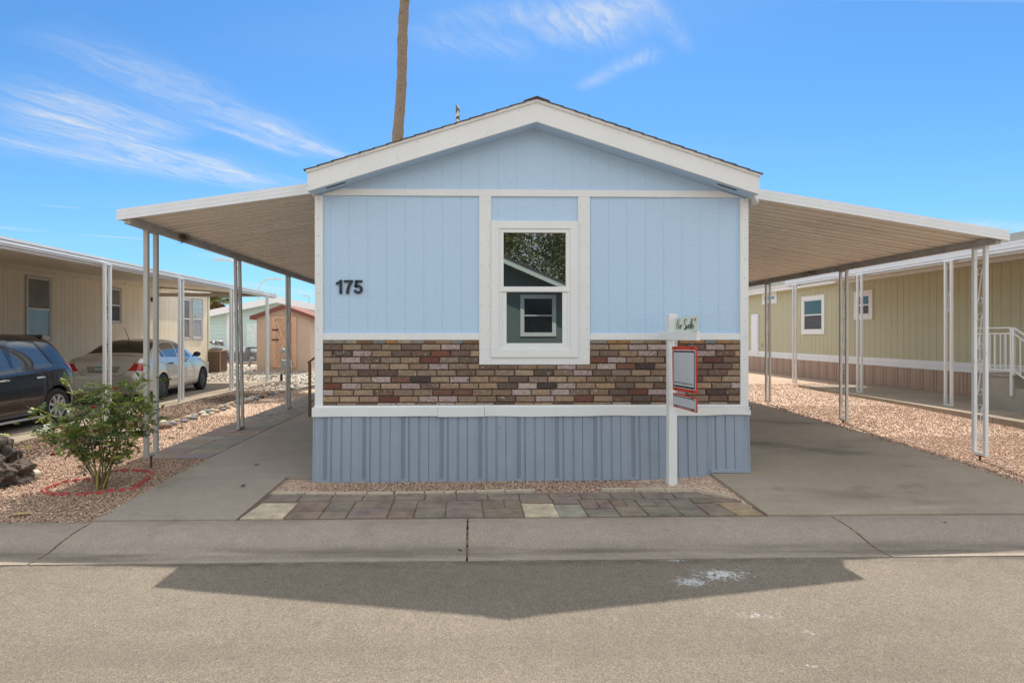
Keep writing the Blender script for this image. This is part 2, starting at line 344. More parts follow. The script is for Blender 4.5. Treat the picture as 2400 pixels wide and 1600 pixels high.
M_dark = mat('dark_gap', (.012,.012,.013), .8, var=0)
M_brick = mat('brick', attr=True, rough=.9, var=.22, vscale=26, fine=.18, fscale=190, bump=.09, bscale=110)
M_brick_w = mat('whitewashed_brick', attr=True, rough=.9, var=.12, vscale=30, fine=.1, fscale=180, bump=.09, bscale=110, dirt=(S(125,62,52), 60, .56, .05, .85))
M_brick_s = mat('lime_scuffed_brick', attr=True, rough=.9, var=.2, vscale=26, fine=.15, fscale=180, bump=.09, bscale=110, dirt=(S(205,190,170), 42, .60, .05, .8))
M_mortar = mat('mortar', S(96,82,71), .95, var=.15, vscale=20, fine=.2, bump=.05)
M_slate = mat('slate', attr=True, rough=.75, var=.28, vscale=9, fine=.15, fscale=90, bump=.06, bscale=40, dirt=(S(150,134,116), 3.5, .42, .25, .6))
M_slate_bed = mat('slate_joint', S(120,104,88), .95, var=.3, vscale=50, fine=.3, fscale=150)
M_shingle = mat('shingle', S(92,84,78), .95, var=.2, vscale=12, fine=.3, fscale=200, bump=.05, bscale=150)
M_tan_metal = mat('tan_pan_metal', S(230,221,208), .5, var=.05, vscale=1.2, dirt=(S(140,125,108), 3, .56, .2, .4), stretch=(.25, 1, 1))
M_galv = mat('weathered_post_paint', S(178,174,166), .5, var=.1, vscale=9, dirt=(S(90,80,70), 11, .60, .12, .6), stretch=(1,1,.25))
M_postw = mat('white_post_paint', S(222,222,220), .4, var=.04, dirt=(S(130,112,95), 14, .66, .12, .5), stretch=(1,1,.3))
M_rust = mat('rusty_iron', S(92,60,44), .9, var=.3, vscale=40)
M_black = mat('black_plastic', (.018,.018,.02), .45, var=0)
M_num = mat('number_black', S(30,38,48), .4, var=0)
def glass(name, col, ior=2.4, rough=.01): 
    m = mat(name, col, rough, var=0, ior=ior); return m
M_glass = glass('reflecting_glass', (.010,.013,.014), 3.2)
M_glass2 = glass('side_glass', (.05,.055,.058), 2.0, .02)
M_screen = mat('insect_screen', (.07,.07,.072), .6, var=.15, vscale=8)
M_curtain = mat('window_blind', S(150,152,158), .7, var=.1, vscale=4, stretch=(1,1,8))
# ================================================================ GROUND
def sheet(name, polyfun, x0, x1, y0, y1, nx, ny, dz, m, kind='structure'):
    mb = MB(); V = []; F = []
    for j in range(ny+1):
        for i in range(nx+1):
            X = lerp(x0, x1, i/nx); Y = lerp(y0, y1, j/ny); V.append((X, Y, g(X, Y) + dz))
    for j in range(ny):
        for i in range(nx):
            a = j*(nx+1)+i; F.append((a, a+1, a+nx+2, a+nx+1))
    mb.add(V, F); o = mb.build(name, m); tag(o, kind=kind); return o
YK, YR_ = 5.03, 4.295
mb = MB(); mb.poly([(-900,-900,-.35),(900,-900,-.35),(900,1500,-.35),(-900,1500,-.35)]); tag(mb.build('ground', M_dirt), kind='structure')
mb = MB(); mb.add([(-120,-3.2,-.1),(120,-3.2,-.1),(120,YR_+.01,-.1),(-120,YR_+.01,-.1)], [(0,1,2,3)]); tag(mb.build('road', M_asph), kind='structure')
# concrete gutter with a shallow roll, cast in sections with open joints
prof = [(YR_,-.30),(YR_,-.092),(YR_+.07,-.098),(YR_+.22,-.088),(YR_+.36,-.055),(YR_+.50,-.032),(YK,-.018),(YK,-.30)]
def gutter(name, prof, xs):
    mb = MB()
    for (a, b), sk in zip(zip(xs, xs[1:]), range(999)):
        a += .008; b -= .008; n = len(prof)
        mb.add([(a, y, z) for y, z in prof] + [(b, y, z) for y, z in prof], [(i, i+1, n+i+1, n+i) for i in range(n-1)] + [tuple(range(n)), tuple(range(n, 2*n))[::-1]])
    o = mb.build(name, M_gutter); tag(o, kind='structure'); return o
xs = [-.03 + 3.15*k for k in range(-14, 15)]; xs[14] = -.03
gutter('pavement', prof, xs)
mb = MB()   # dry weed and grit packed in the joints
for x in xs:
    for k in range(26):
        y = lerp(YR_+.02, YK-.01, random.random()); z = pl(y, prof[1:-1]) ; r = random.uniform(.003, .008)
        mb.col = random.choice([S(150,130,70), S(90,85,50), S(120,100,70)])
        mb.box(x-r*.8, x+r*.8, y-r*3, y+r*3, z-.02, z+random.uniform(-.003,.002))
tag(mb.build('pavement_joint_grit', M_stone), kind='stuff')
gutter('opposite_pavement', [(-3.2,-.3),(-3.2,-.09),(-3.5,-.05),(-4.0,-.02),(-4.0,-.3)][::-1], xs)
mb = MB(); mb.poly([(-60,-40,-.03),(60,-40,-.03),(60,-4.0,-.03),(-60,-4.0,-.03)]); tag(mb.build('opposite_yard', M_grav), kind='structure')
# lots (gravel beds under scattered stones)
sheet('left_yard_gravel', None, -6.3, -3.19, YK, 40, 6, 120, -.012, M_grav)
sheet('front_bed_gravel', None, -1.985, 2.565, YK-.0, 6.5, 4, 12, -.016, M_grav)
sheet('right_yard_gravel', None, 5.482, 14, YK, 40, 6, 120, -.012, M_grav)
# brown gravel strip beside the neighbour's slab
mb = MB(); V = []
for k in range(60):
    Y = lerp(6.0, 22, k/59); zz = .060 if k > 0 else .02; V += [(-6.29, Y, zz), (-5.25 + .08*math.sin(Y*1.7), Y, zz), (-5.15 + .08*math.sin(Y*1.7), Y, .02)]
mb.add(V, [(3*i+j, 3*i+j+1, 3*i+j+4, 3*i+j+3) for i in range(59) for j in (0, 1)]); tag(mb.build('brown_gravel', M_grav_br), kind='structure')
mb = MB(); mb.add([(-30,19.01,.060),(-5.1,19.01,.062),(-5.0,16.0,.062),(-6.29,16.0,.062),(-1.8,28.5,.062),(-30,28.5,.060)], [(0,1,4,5),(1,3,2),(1,2,4)]); tag(mb.build('pebble_yard', M_grav_gr), kind='structure')
mb = MB(); mb.add([(-40,28.4,.05),(20,28.4,.05),(20,60,.05),(-40,60,.05)], [(0,1,2,3)]); tag(mb.build('back_yard_gravel', M_grav), kind='structure')
# concrete slabs
def slab(name, secs, m, th=.12):
    mb = MB()
    for (xa0, xb0, ya, xa1, xb1, yb, zf) in secs:
        n = 4; V = []; F = []
        for j in range(n+1):
            t = j/n; y = lerp(ya, yb, t)
            for i in range(n+1):
                x = lerp(lerp(xa0, xa1, t), lerp(xb0, xb1, t), i/n); V.append((x, y, zf(x, y)))
        for j in range(n):
            for i in range(n):
                a = j*(n+1)+i; F.append((a, a+1, a+n+2, a+n+1))
        ring = [i for i in range(n+1)] + [(j)*(n+1)+n for j in range(1, n+1)] + [n*(n+1)+i for i in range(n-1, -1, -1)] + [j*(n+1) for j in range(n-1, 0, -1)]
        base = len(V); V += [(V[i][0], V[i][1], V[i][2]-th) for i in ring]
        L_ = len(ring)
        for k in range(L_): F.append((ring[k], base+k, base+(k+1) % L_, ring[(k+1) % L_]))
        mb.add(V, F)
    o = mb.build(name, m); tag(o, kind='structure'); return o
def zl(x, y): return pl(y, LP) + .012
def zd(x, y): return lerp(pl(y, DP), pl(y, RP), (x-2.56)/2.92) + .012
gp = .004
slab('walkway', [(-3.19,-1.99,YK+gp,-3.19,-1.97,6.32,zl), (-3.19,-1.64,6.32+gp*2,-3.19,-1.64,9.4,zl), (-3.19,-1.64,9.408,-3.19,-1.64,12.5,zl), (-3.19,-1.64,12.508,-3.19,-1.64,24,zl)], M_conc)
slab('driveway', [(2.57,5.48,YK+gp,2.56,5.49,6.28,zd), (2.56,5.49,6.28,2.56,5.49,7.65,zd), (2.56,5.49,7.658,2.56,5.48,10.35,zd), (2.56,5.48,10.358,2.56,5.48,13.4,zd), (2.56,5.48,13.408,2.56,5.48,24,zd)], M_conc_drive)
slab('left_neighbour_slab', [(-10.6,-6.29,5.04,-10.6,-6.29,9.2,lambda x,y:.072), (-10.6,-6.29,9.21,-10.6,-6.29,13.4,lambda x,y:.076), (-10.6,-6.29,13.41,-10.6,-6.29,19,lambda x,y:.078)], M_conc_drive)
slab('right_neighbour_slab', [(8.0,10.6,5.5,8.15,10.6,9.0,lambda x,y:.265), (8.15,10.6,9.01,8.45,10.6,15.0,lambda x,y:.268)], M_conc_drive)
# brick pavers beside the walkway
mb = MB()
tones = [S(142,127,115), S(136,126,116), S(138,121,108), S(146,135,123), S(130,120,111), S(146,128,114)]
Y = 7.22
row = 0
while Y < 24:
    h_ = .31 if row < 9 else .21; x = -4.02
    ws = [.41, .41] if row < 9 else [.205]*4
    sh = (row % 2)*.1
    xx = x - (sh if row >= 9 else 0)
    for k, w_ in enumerate(ws + ([.1] if row >= 9 and sh else [])):
        a, b = max(xx, -4.02), min(xx+w_, -3.20)
        if b-a > .03:
            mb.col = tuple(c*random.uniform(.92,1.1) for c in random.choice(tones))
            z = pl(Y, LP) + .002 + random.uniform(-.003,.003); mb.box(a+.003, b-.003, Y+.003, Y+h_-.003, z-.06, z+.012)
        xx += w_
    Y += h_; row += 1
tag(mb.build('paver_path', mat('paver', attr=True, rough=.85, var=.12, vscale=12, fine=.12, fscale=140, bump=.04, bscale=90, dirt=(S(180,180,178),3.2,.66,.1,.35)), bevel=.003), kind='structure')
# slate paving strip in front of the house
mb = MB(); mb.add([(-1.98,5.035,-.02),(2.56,5.035,-.02),(2.56,5.80,-.006),(-1.98,5.80,-.006)], [(0,1,2,3)]); tag(mb.build('slate_joint_sand', M_slate_bed), kind='structure')
mb = MB()
def stone(poly, col):
    gy = S(124,110,97); mb.col = tuple(lerp(gy[i_], col[i_], .62) if max(col) < .25 else col[i_]*.95 for i_ in range(3)); cx_ = sum(p[0] for p in poly)/len(poly); cy_ = sum(p[1] for p in poly)/len(poly)
    P = []
    for (x, y) in poly:
        P.append((cx_+(x-cx_)*.985+random.uniform(-.004,.004), cy_+(y-cy_)*.985+random.uniform(-.004,.004)))
    z = pl(cy_, [(5.03,-.02),(5.8,-.004)]) + random.uniform(.008,.013); n = len(P)
    mb.add([(x,y,z-.03) for x,y in P]+[(x,y,z-.004) for x,y in P]+[(cx_+(x-cx_)*.965,cy_+(y-cy_)*.965,z) for x,y in P],
           [(i,(i+1)%n,n+(i+1)%n,n+i) for i in range(n)]+[(n+i,n+(i+1)%n,2*n+(i+1)%n,2*n+i) for i in range(n)]+[tuple(range(2*n,3*n))])
purp = [S(122,106,100), S(128,112,104), S(114,102,98), S(126,110,100), S(132,114,106), S(128,114,102)]
x = -1.93; k = 0
while x < 2.2:
    w_ = .30 if k not in (4, 8) else .29
    stone([(x+.004,5.555),(x+w_-.004,5.555),(x+w_-.004,5.765),(x+.004,5.765)], random.choice(purp)); x += w_; k += 1
stone([(x+.004,5.56),(2.5,5.44),(2.3,5.765),(x+.004,5.765)], purp[3])
slt = [S(120,108,96), S(124,104,88), S(112,102,96), S(128,108,92), S(104,94,88), S(118,98,84), S(114,108,100), S(124,104,96)]
cream = S(196,178,152); gold = S(160,136,104)
big = gnd(700,1183,-.01).x
stone([(-1.965,5.05),(-1.60,5.05),(-1.60,5.50),(-1.94,5.50)], cream)
x = -1.59
while x < 2.0:
    w_ = random.uniform(.22,.36); x1 = min(x+w_, 2.06); ym = random.choice([5.27, 5.31, 5.24, None, 5.33])
    def col(): return tuple(c*random.uniform(.88,1.12) for c in random.choice(slt))
    if abs(x - .42) < .19 and x > .25 and not any(False for _ in ()):
        stone([(x,5.05),(x+.30,5.05),(x+.30,5.42),(x,5.43)], cream); stone([(x,5.44),(x+.30,5.44),(x+.30,5.55),(x,5.55)], col()); x += .305
        stone([(x,5.05),(x+.24,5.05),(x+.24,5.40),(x,5.40)], S(150,144,128)); stone([(x,5.41),(x+.24,5.41),(x+.24,5.55),(x,5.55)], col()); x += .245
        continue
    sk = random.uniform(-.03,.03)
    if ym is None: stone([(x+.004,5.05),(x1-.004,5.05),(x1-.004+sk,5.545),(x+.004,5.545)], col())
    else:
        stone([(x+.004,5.05),(x1-.004,5.05),(x1-.004,ym-.004),(x+.004,ym-.004)], col())
        if random.random() < .35:
            xm = lerp(x, x1, .55); stone([(x+.004,ym+.004),(xm-.004,ym+.004),(xm,5.545),(x+.004,5.545)], col()); stone([(xm+.004,ym+.004),(x1-.004,ym+.004),(x1-.004,5.545),(xm+.006,5.545)], col())
        else: stone([(x+.004,ym+.004),(x1-.004,ym+.004),(x1-.004,5.545),(x+.004,5.545)], S(136,116,92) if random.random() < .12 else col())
    x = x1
stone([(2.07,5.05),(2.30,5.05),(2.26,5.40),(2.07,5.40)], S(118,104,88)); stone([(2.31,5.05),(2.54,5.05),(2.52,5.42),(2.27,5.42)], gold); stone([(2.07,5.41),(2.53,5.43),(2.50,5.545),(2.07,5.545)], S(112,98,84))
tag(mb.build('slate_paving', M_slate), kind='structure')
# cream edging strips behind the slate
M_edge = mat('cream_edge_stone', S(186,172,150), .85, var=.12, vscale=14, fine=.12, bump=.04)
ed = [(-1.93,-1.62),(-1.61,-1.32),(-1.31,-1.02),(-1.01,-.76),(-.74,-.46),(-.45,-.27),(-.26,-.16),(-.14,.03),(.05,.33),(.34,.62),(1.30,1.62),(1.63,1.93),(1.94,2.22)]
for i, (a, b) in enumerate(ed):
    mb = MB(); y = 5.79 + .035*math.sin(a*1.5) + (.02 if i > 9 else 0); dy = random.uniform(-.01,.01)
    mb.bar((a, y, 0), (b, y+dy, random.uniform(0,.004)), .032, .05); o = mb.build('edging_stone', M_edge, bevel=.006)
    tag(o, 'narrow cream edging stone behind the slate paving, %s from the walkway' % ORD[i], 'edging stone', 'cream edging stones along the slate paving')
mb = MB(); mb.bar((2.235,5.79,.01),(2.47,5.50,.0), .03, .05); tag(mb.build('edging_stone', M_edge, bevel=.006), 'pale slanting edging stone beside the driveway corner of the slate paving', 'edging stone', 'cream edging stones along the slate paving')

# ---------------------------------------------------------------- loose stones (numpy scatter)
OCT_V = np.array([(1,0,0),(-1,0,0),(0,1,0),(0,-1,0),(0,0,1),(0,0,-1)], float)
OCT_F = np.array([(0,2,4),(2,1,4),(1,3,4),(3,0,4),(2,0,5),(1,2,5),(3,1,5),(0,3,5)])
def scatter(name, pts, size, pal, m, flat=.6, sizevar=.4):
    n = len(pts); pts = np.asarray(pts, float)
    V = OCT_V[None].repeat(n, 0) * NR.uniform(.75, 1.1, (n, 6, 1))
    V *= (size * NR.uniform(1-sizevar, 1+sizevar, (n,1,1))) * np.stack([NR.uniform(.6,1.1,n), NR.uniform(.6,1.1,n), NR.uniform(flat*.7,flat*1.2,n)], 1)[:, None, :]
    ax = NR.uniform(-.6,.6,(n,2)); a = NR.uniform(0,6.28,n)
    ca, sa = np.cos(a)[:,None], np.sin(a)[:,None]
    x, y, z = V[...,0].copy(), V[...,1].copy(), V[...,2].copy()
    cx_, sx_ = np.cos(ax[:,:1]), np.sin(ax[:,:1]); y, z = y*cx_-z*sx_, y*sx_+z*cx_
    cy_, sy_ = np.cos(ax[:,1:]), np.sin(ax[:,1:]); x, z = x*cy_-z*sy_, x*sy_+z*cy_
    x, y = x*ca-y*sa, x*sa+y*ca
    V = np.stack([x,y,z],2) + pts[:,None,:]
    F = (OCT_F[None] + (np.arange(n)*6)[:,None,None]).reshape(-1,3)
    me = bpy.data.meshes.new(name); me.vertices.add(n*6); me.vertices.foreach_set('co', V.ravel())
    me.loops.add(len(F)*3); me.loops.foreach_set('vertex_index', F.ravel().astype(np.int32)); me.polygons.add(len(F))
    me.polygons.foreach_set('loop_start', np.arange(0, len(F)*3, 3, dtype=np.int32))
    try: me.polygons.foreach_set('loop_total', np.full(len(F), 3, dtype=np.int32))
    except Exception: pass
    pal = np.array(pal); c = pal[NR.integers(0, len(pal), n)] * NR.uniform(.72,1.12,(n,1))
    at = me.color_attributes.new('col', 'FLOAT_COLOR', 'POINT'); cc = np.ones((n,6,4)); cc[:,:,:3] = c[:,None,:]; at.data.foreach_set('color', cc.ravel())
    me.materials.append(m); me.update(calc_edges=True); me.validate()
    o = bpy.data.objects.new(name, me); COL.objects.link(o); return o
def fill(x0, x1, y0, y1, dens, ok=None, dz=0.0):
    n = int((x1-x0)*(y1-y0)*dens); X = NR.uniform(x0,x1,n); Y = NR.uniform(y0,y1,n)
    P = [(x,y,g(x,y)+dz) for x,y in zip(X,Y) if ok is None or ok(x,y)]
    return P
pink = [S(190,160,139), S(174,145,125), S(202,176,155), S(162,130,111), S(214,192,172), S(180,152,133), S(142,112,95), S(198,172,149), S(208,186,163)]
pink = [(a*.94, b*.89, c*.87) for a, b, c in pink]
slabx = lambda y: pl(y, [(5,8.0),(9,8.15),(15,8.45)])
P = fill(-6.28,-3.21,YK,8.0,3000, lambda x,y: x > -5.2 or y < 6.3) + fill(-5.2,-4.03,8.0,11,1000) + fill(-5.2,-4.03,11,18,260)
P += fill(-1.96,2.55,5.80,6.30,5200,dz=-.002) + fill(-1.96,2.2,5.77,5.83,1500,dz=-.004)
P += [(x, 6.26, g(x,6.2)+.008) for x in NR.uniform(-1.7,2.5,420)]
P += fill(5.50,8.2,YK,8.0,2600, lambda x,y: x < slabx(y)-.0) + fill(5.50,8.4,8,11,1000, lambda x,y: x < slabx(y)) + fill(5.50,10.4,11,16,320, lambda x,y: x < slabx(y) or y > 15.1)
P += [(-3.19 + abs(NR.normal(0,.018)), y, g(-3,y)+.014) for y in NR.uniform(5.05,7.2,110)] + [(5.485 - abs(NR.normal(0,.03)), y, zd(5.46,y)+.004) for y in NR.uniform(5.1,11,190)] + [(x, YK-abs(NR.normal(0,.018)), -.014) for x in NR.uniform(-6.2,-3.2,90)] + [(x, 5.78-abs(NR.normal(0,.05)), .012) for x in NR.uniform(-1.9,2.3,60)]
tag(scatter('pink_gravel', P, .0104, pink, M_stone, flat=.8, sizevar=.55), kind='stuff')
brown = [S(96,74,60), S(128,100,84), S(80,62,52), S(150,120,100), S(180,150,130)]
P = [(x,y,.066) for x,y,_ in fill(-6.27,-5.25,6.3,11,1300)] + [(x,y,.066) for x,y,_ in fill(-6.27,-5.25,11,18,420)]
tag(scatter('brown_gravel_stones', P, .015, brown, M_stone), kind='stuff')
grey = [S(190,180,165), S(215,208,196), S(150,140,130), S(170,155,140), S(120,112,105), S(225,218,205), S(185,160,140)]
P = [(x,y,.07) for x,y,_ in fill(-13,-3.2,16.2,28.4,75, lambda x,y: (y > 19.1 or x > -6.2) and x < pl(y,[(16,-5.05),(19,-4.6),(28,-3.0)]))]
tag(scatter('grey_pebbles', P, .045, grey, M_stone), kind='stuff')

# river rocks, red ring stones, lava boulder
def blob(r, seed, sq=(1,1,1), amp=.15, freq=1.5, sub=3):
    bm = bmesh.new(); bmesh.ops.create_icosphere(bm, subdivisions=sub, radius=1)
    off = Vector((seed*3.1, seed*1.7, seed*.9))
    for v in bm.verts:
        n = mnoise.fractal(v.co*freq+off, 1.0, 2.0, 4); v.co *= (1+amp*n); v.co = Vector((v.co.x*sq[0]*r, v.co.y*sq[1]*r, v.co.z*sq[2]*r))
    return bm
def bmobj(name, bm, m, loc=(0,0,0), smooth=True, parent=None):
    me = bpy.data.meshes.new(name); bm.to_mesh(me); bm.free(); me.materials.append(m)
    if smooth: me.polygons.foreach_set('use_smooth', [True]*len(me.polygons))
    o = bpy.data.objects.new(name, me); COL.objects.link(o); o.location = loc
    if parent: o.parent = parent
    return o
M_river = [mat('river_rock_%s' % n_, c_, .75, var=.22, vscale=9, fine=.08, bump=.02, bscale=30) for n_, c_ in (('tan', S(176,156,132)), ('grey', S(128,128,130)), ('pale', S(205,194,178)), ('brown', S(120,92,76)))]
y = 8.0; i = 0
cnt_ = {}
while y < 19.5:
    for side in ((0, 1) if i % 2 == 1 else (0,)):
        r = random.uniform(.055,.092)*(1.3 if y < 9.5 else 1); k_ = random.choices([0,1,2,3],[4,3,4,2])[0]
        o = bmobj('river_rock', blob(r, i*7+side, (1,random.uniform(.7,1),random.uniform(.45,.62)), .12, 1.2, 2), M_river[k_], (-5.12+.05*math.sin(y*1.3)+side*.17+random.uniform(-.03,.03), y+side*.1, .060+r*.22)); o.rotation_euler = (0,0,random.uniform(0,6.28))
        kn = ('tan','grey','pale','brown')[k_]
        cnt_[(kn,side)] = cnt_.get((kn,side), -1)+1; od = ORD[cnt_[(kn,side)]]
        if side: tag(o, '%s %s river rock from the street on the pink gravel side of the border' % (od, kn), 'rock', 'rocks of the border between the two yards')
        else: tag(o, '%s %s river rock from the street in the border between two gravels' % (od, kn), 'rock', 'rocks of the border between the two yards')
    y += random.uniform(.135,.19); i += 1
M_red = mat('red_painted_stone', S(176,70,64), .7, var=.2, vscale=20, dirt=(S(176,140,126), 25, .50, .15, .7), bump=.04)
ringpx = [('front',[(605,868),(680,893),(780,902),(900,900),(1085,905),(1225,893),(1380,880),(1530,862),(1680,848),(1840,832)]),
          ('right',[(1890,800),(1930,775),(1975,750),(2015,725),(2050,695),(2095,650),(2030,625),(1965,610)]),
          ('back',[(1860,610),(1715,605),(1590,620),(1320,735),(1190,722),(1050,730),(905,748),(775,785),(670,820)])]
for side, pts in ringpx:
    for i, (x, y) in enumerate(pts):
        p = gnd(x/5.88, 1000+y/5.88+1.0, .03)
        mb = MB(); wd = random.uniform(.040,.048); hh = .036; arc = [( -wd*math.cos(a), hh*math.sin(a)) for a in [math.pi*k/8 for k in range(9)]]
        mb.prism([(ax_, -.016, az_) for ax_, az_ in arc], (0,.032,0))
        o = mb.build('edging_brick', M_red, bevel=.007); o.location = (p.x, p.y, g(p.x,p.y)-.008)
        nx = pts[min(i+1,len(pts)-1)]; pv = pts[max(i-1,0)]; q1 = gnd(pv[0]/5.88,1000+pv[1]/5.88,.03); q2 = gnd(nx[0]/5.88,1000+nx[1]/5.88,.03)
        o.rotation_euler = (random.uniform(-.15,.15), random.uniform(-.1,.1), math.atan2(q2.y-q1.y, q2.x-q1.x)+random.uniform(-.12,.12))
        tag(o, {'front':'round-topped red edging brick on the street side of the rose ring, %s from the left','right':'red edging brick at the walkway end of the rose ring, %s from the street','back':'red edging brick on the far side of the rose ring, %s from the right'}[side] % ORD[i], 'edging brick', 'red edging bricks round the rose bush')
M_lava = mat('lava_rock', S(96,84,76), .95, var=.45, vscale=7, fine=.4, fscale=40, bump=.4, bscale=22, dirt=(S(30,26,24), 14, .52, .1, .8))
bm = bmesh.new(); bmesh.ops.create_icosphere(bm, subdivisions=5, radius=1)
for v in bm.verts:
    c0 = v.co.copy(); n = mnoise.fractal(c0*1.3+Vector((4,2,1)), 1.0, 2.0, 3); n2 = mnoise.turbulence(c0*3.6, 5, False)
    v.co = c0*(1+.28*n-.20*(n2-.5)); v.co.x *= .46; v.co.y *= .32; v.co.z *= .33
    v.co.x += .06*v.co.z
o = bmobj('lava_boulder', bm, M_lava, (-5.10, 6.22, .14), smooth=False); tag(o, 'dark pitted lava boulder on the gravel at the left edge', 'boulder')
mb = MB(); mb2 = blob(.07, 91, (1,.8,.7), .15, 1.5, 2); o = bmobj('pale_rock', mb2, M_river[2], (-4.62, 6.34, .08)); tag(o, 'small pale rock touching the right side of the lava boulder', 'rock')
# litter: dry leaves and specks on the gutter
M_leafd = mat('dry_leaf', S(70,55,42), .9, var=.3)
for i, (px, py, sz, lb) in enumerate([(1564,1241,.05,'dark oval leaf lying on the gutter in front of the for sale post'), (1560,1258,.015,'tiny dark crumb on the gutter just below the oval leaf'), (2215,1225,.012,'small black round speck on the gutter at the right'), (602,1089,.03,'curled dark leaf on the walkway beyond the first joint'), (570,1138,.035,'thin brown leaf on the walkway near the kerb edge'), (1078,1290,.02,'dark twig crumb on the gutter beside the middle joint'), (50,1204,.07,'straw coloured dry blade on the pink gravel by the gutter')]):
    p = gnd(px, py, -.02); z = pl(p.y, prof[1:-1]) if p.y < YK else g(p.x, p.y)+.014
    p = gnd(px, py, z)
    mb = MB(); n = 10; V = [(sz*math.cos(2*math.pi*k/n), sz*.45*math.sin(2*math.pi*k/n)*(1 if k % 2 else .8), .004+.003*(k % 2)) for k in range(n)]
    mb.prism(V, (0,0,.002)); o = mb.build('fallen_leaf', M_leafd if i != 6 else mat('straw', S(190,160,100), .8)); o.location = (p.x,p.y,z); o.rotation_euler = (0,0,.5+i)
    tag(o, lb, 'leaf')
# ================================================================ MAIN HOUSE
YF = 6.30
FX = lambda px, Y=YF: atY(px, HY, Y).x
FZ = lambda py, Y=YF: CAMH - (py-HY)/FOC*(Y+.012)
home = empty('mobile_home', (0.67, 6.3, 0), 'pale blue mobile home with white trim, brick front band and grey skirting', 'house')
def H(mb, name, m, **k):
    o = mb.build(name, m, None, **k); o.parent = home; o.matrix_parent_inverse = home.matrix_basis.inverted() if False else Matrix.Translation(-home.location); return o
def child(o, par):   # keep world placement under a parent built at the origin
    o.parent = par; return o
XL, XR, YB = -1.65, 2.985, 24.0
YE = 6.075
AP = FX(1257.6, YE); zb_ap, zt_ap = FZ(285,YE), FZ(238,YE)
xl_, xr_ = FX(720.5,YE), FX(1779,YE); zb_l, zt_l = FZ(451,YE), FZ(407.5,YE); zb_r, zt_r = FZ(452,YE), FZ(410,YE)
def zfb(x): return lerp(zb_l, zb_ap, (x-xl_)/(AP-xl_)) if x < AP else lerp(zb_ap, zb_r, (x-AP)/(xr_-AP))
def zft(x): return lerp(zt_l, zt_ap, (x-xl_)/(AP-xl_)) if x < AP else lerp(zt_ap, zt_r, (x-AP)/(xr_-AP))
def grooves(mb, x0, x1, y, z0, ztf, sp, ph, gw=.0045, gd=.0026, flip=False, axis='x', const=0):
    xs_ = [x0]; k = math.ceil((x0-ph)/sp); pts = [(x0, 0)]
    while ph+k*sp < x1-.01:
        c = ph+k*sp
        if c > x0+.01: pts += [(c-gw/2-.001,0),(c-gw/2,gd),(c+gw/2,gd),(c+gw/2+.001,0)]
        k += 1
    pts.append((x1,0))
    if axis == 'x' and not callable(ztf): pass
    V = []; F = []
    for i, (x, d) in enumerate(pts):
        zt = ztf(x) if callable(ztf) else ztf; z0_ = z0(x) if callable(z0) else z0
        if axis == 'x': V += [(x, y+d, z0_), (x, y+d, zt)]
        else: V += [(y+(d if not flip else -d), x, z0_), (y+(d if not flip else -d), x, zt)]
    for i in range(len(pts)-1): F.append((2*i, 2*i+2, 2*i+3, 2*i+1))
    mb.add(V, F)
zband_t, zband_b = FZ(445.5), FZ(461)
mb = MB()
ph = FX(690+1190/3.92)
grooves(mb, XL+.01, AP, YF, FZ(960), lambda x: zfb(x)+.03, .1984, ph); grooves(mb, AP, XR-.01, YF, FZ(960), lambda x: zfb(x)+.03, .1984, ph)
H(mb, 'front_wall', M_blue)
mb = MB(); mb.box(XL, XL+.05, YF+.02, YB, FZ(960), 3.1); mb.box(XR-.05, XR, YF+.02, YB, FZ(960), 3.1); mb.box(XL+.05, XR-.05, YB-.05, YB, FZ(960), 3.1); H(mb, 'side_wall', M_blue)
def board(name, x0, x1, z0, z1, yf, th=.02, b=.003, m=None):
    mb = MB(); mb.bbox(x0, x1, yf, yf+th, z0, z1, b); return H(mb, name, m or M_white)
yT = YF-.019
board('corner_board', XL-.006, FX(758), FZ(948), zfb(XL)-.0, yT-.004, .06)
board('corner_board', FX(1733), XR+.006, FZ(948), zfb(XR)-.0, yT-.004, .06)
mb = MB()  # upper band, its ends cut by the soffit
xb0 = FX(765); xb1 = FX(1727)
mb.prism([(FX(758)-.0,yT,zband_b),(FX(1733),yT,zband_b),(FX(1733),yT,zband_b+.004),(FX(1685),yT,zband_t),(FX(803),yT,zband_t),(FX(758),yT,zband_b+.01)], (0,.018,0)); H(mb, 'trim_board', M_white)
x1a, x1b, x2a, x2b = FX(1123), FX(1151), FX(1354), FX(1382)
zwb = FZ(854)
board('trim_board', x1a, x1b, zwb, zband_b, yT); board('trim_board', x2a, x2b, zwb, zband_b, yT)
board('trim_board', x1b, x2a, zwb, FZ(837), yT)
zmt, zmb = FZ(781.5), FZ(796.5)
board('trim_board', FX(758), x1a, zmb, zmt, yT-.002); board('trim_board', x2b, FX(1733), zmb, zmt, yT-.002)
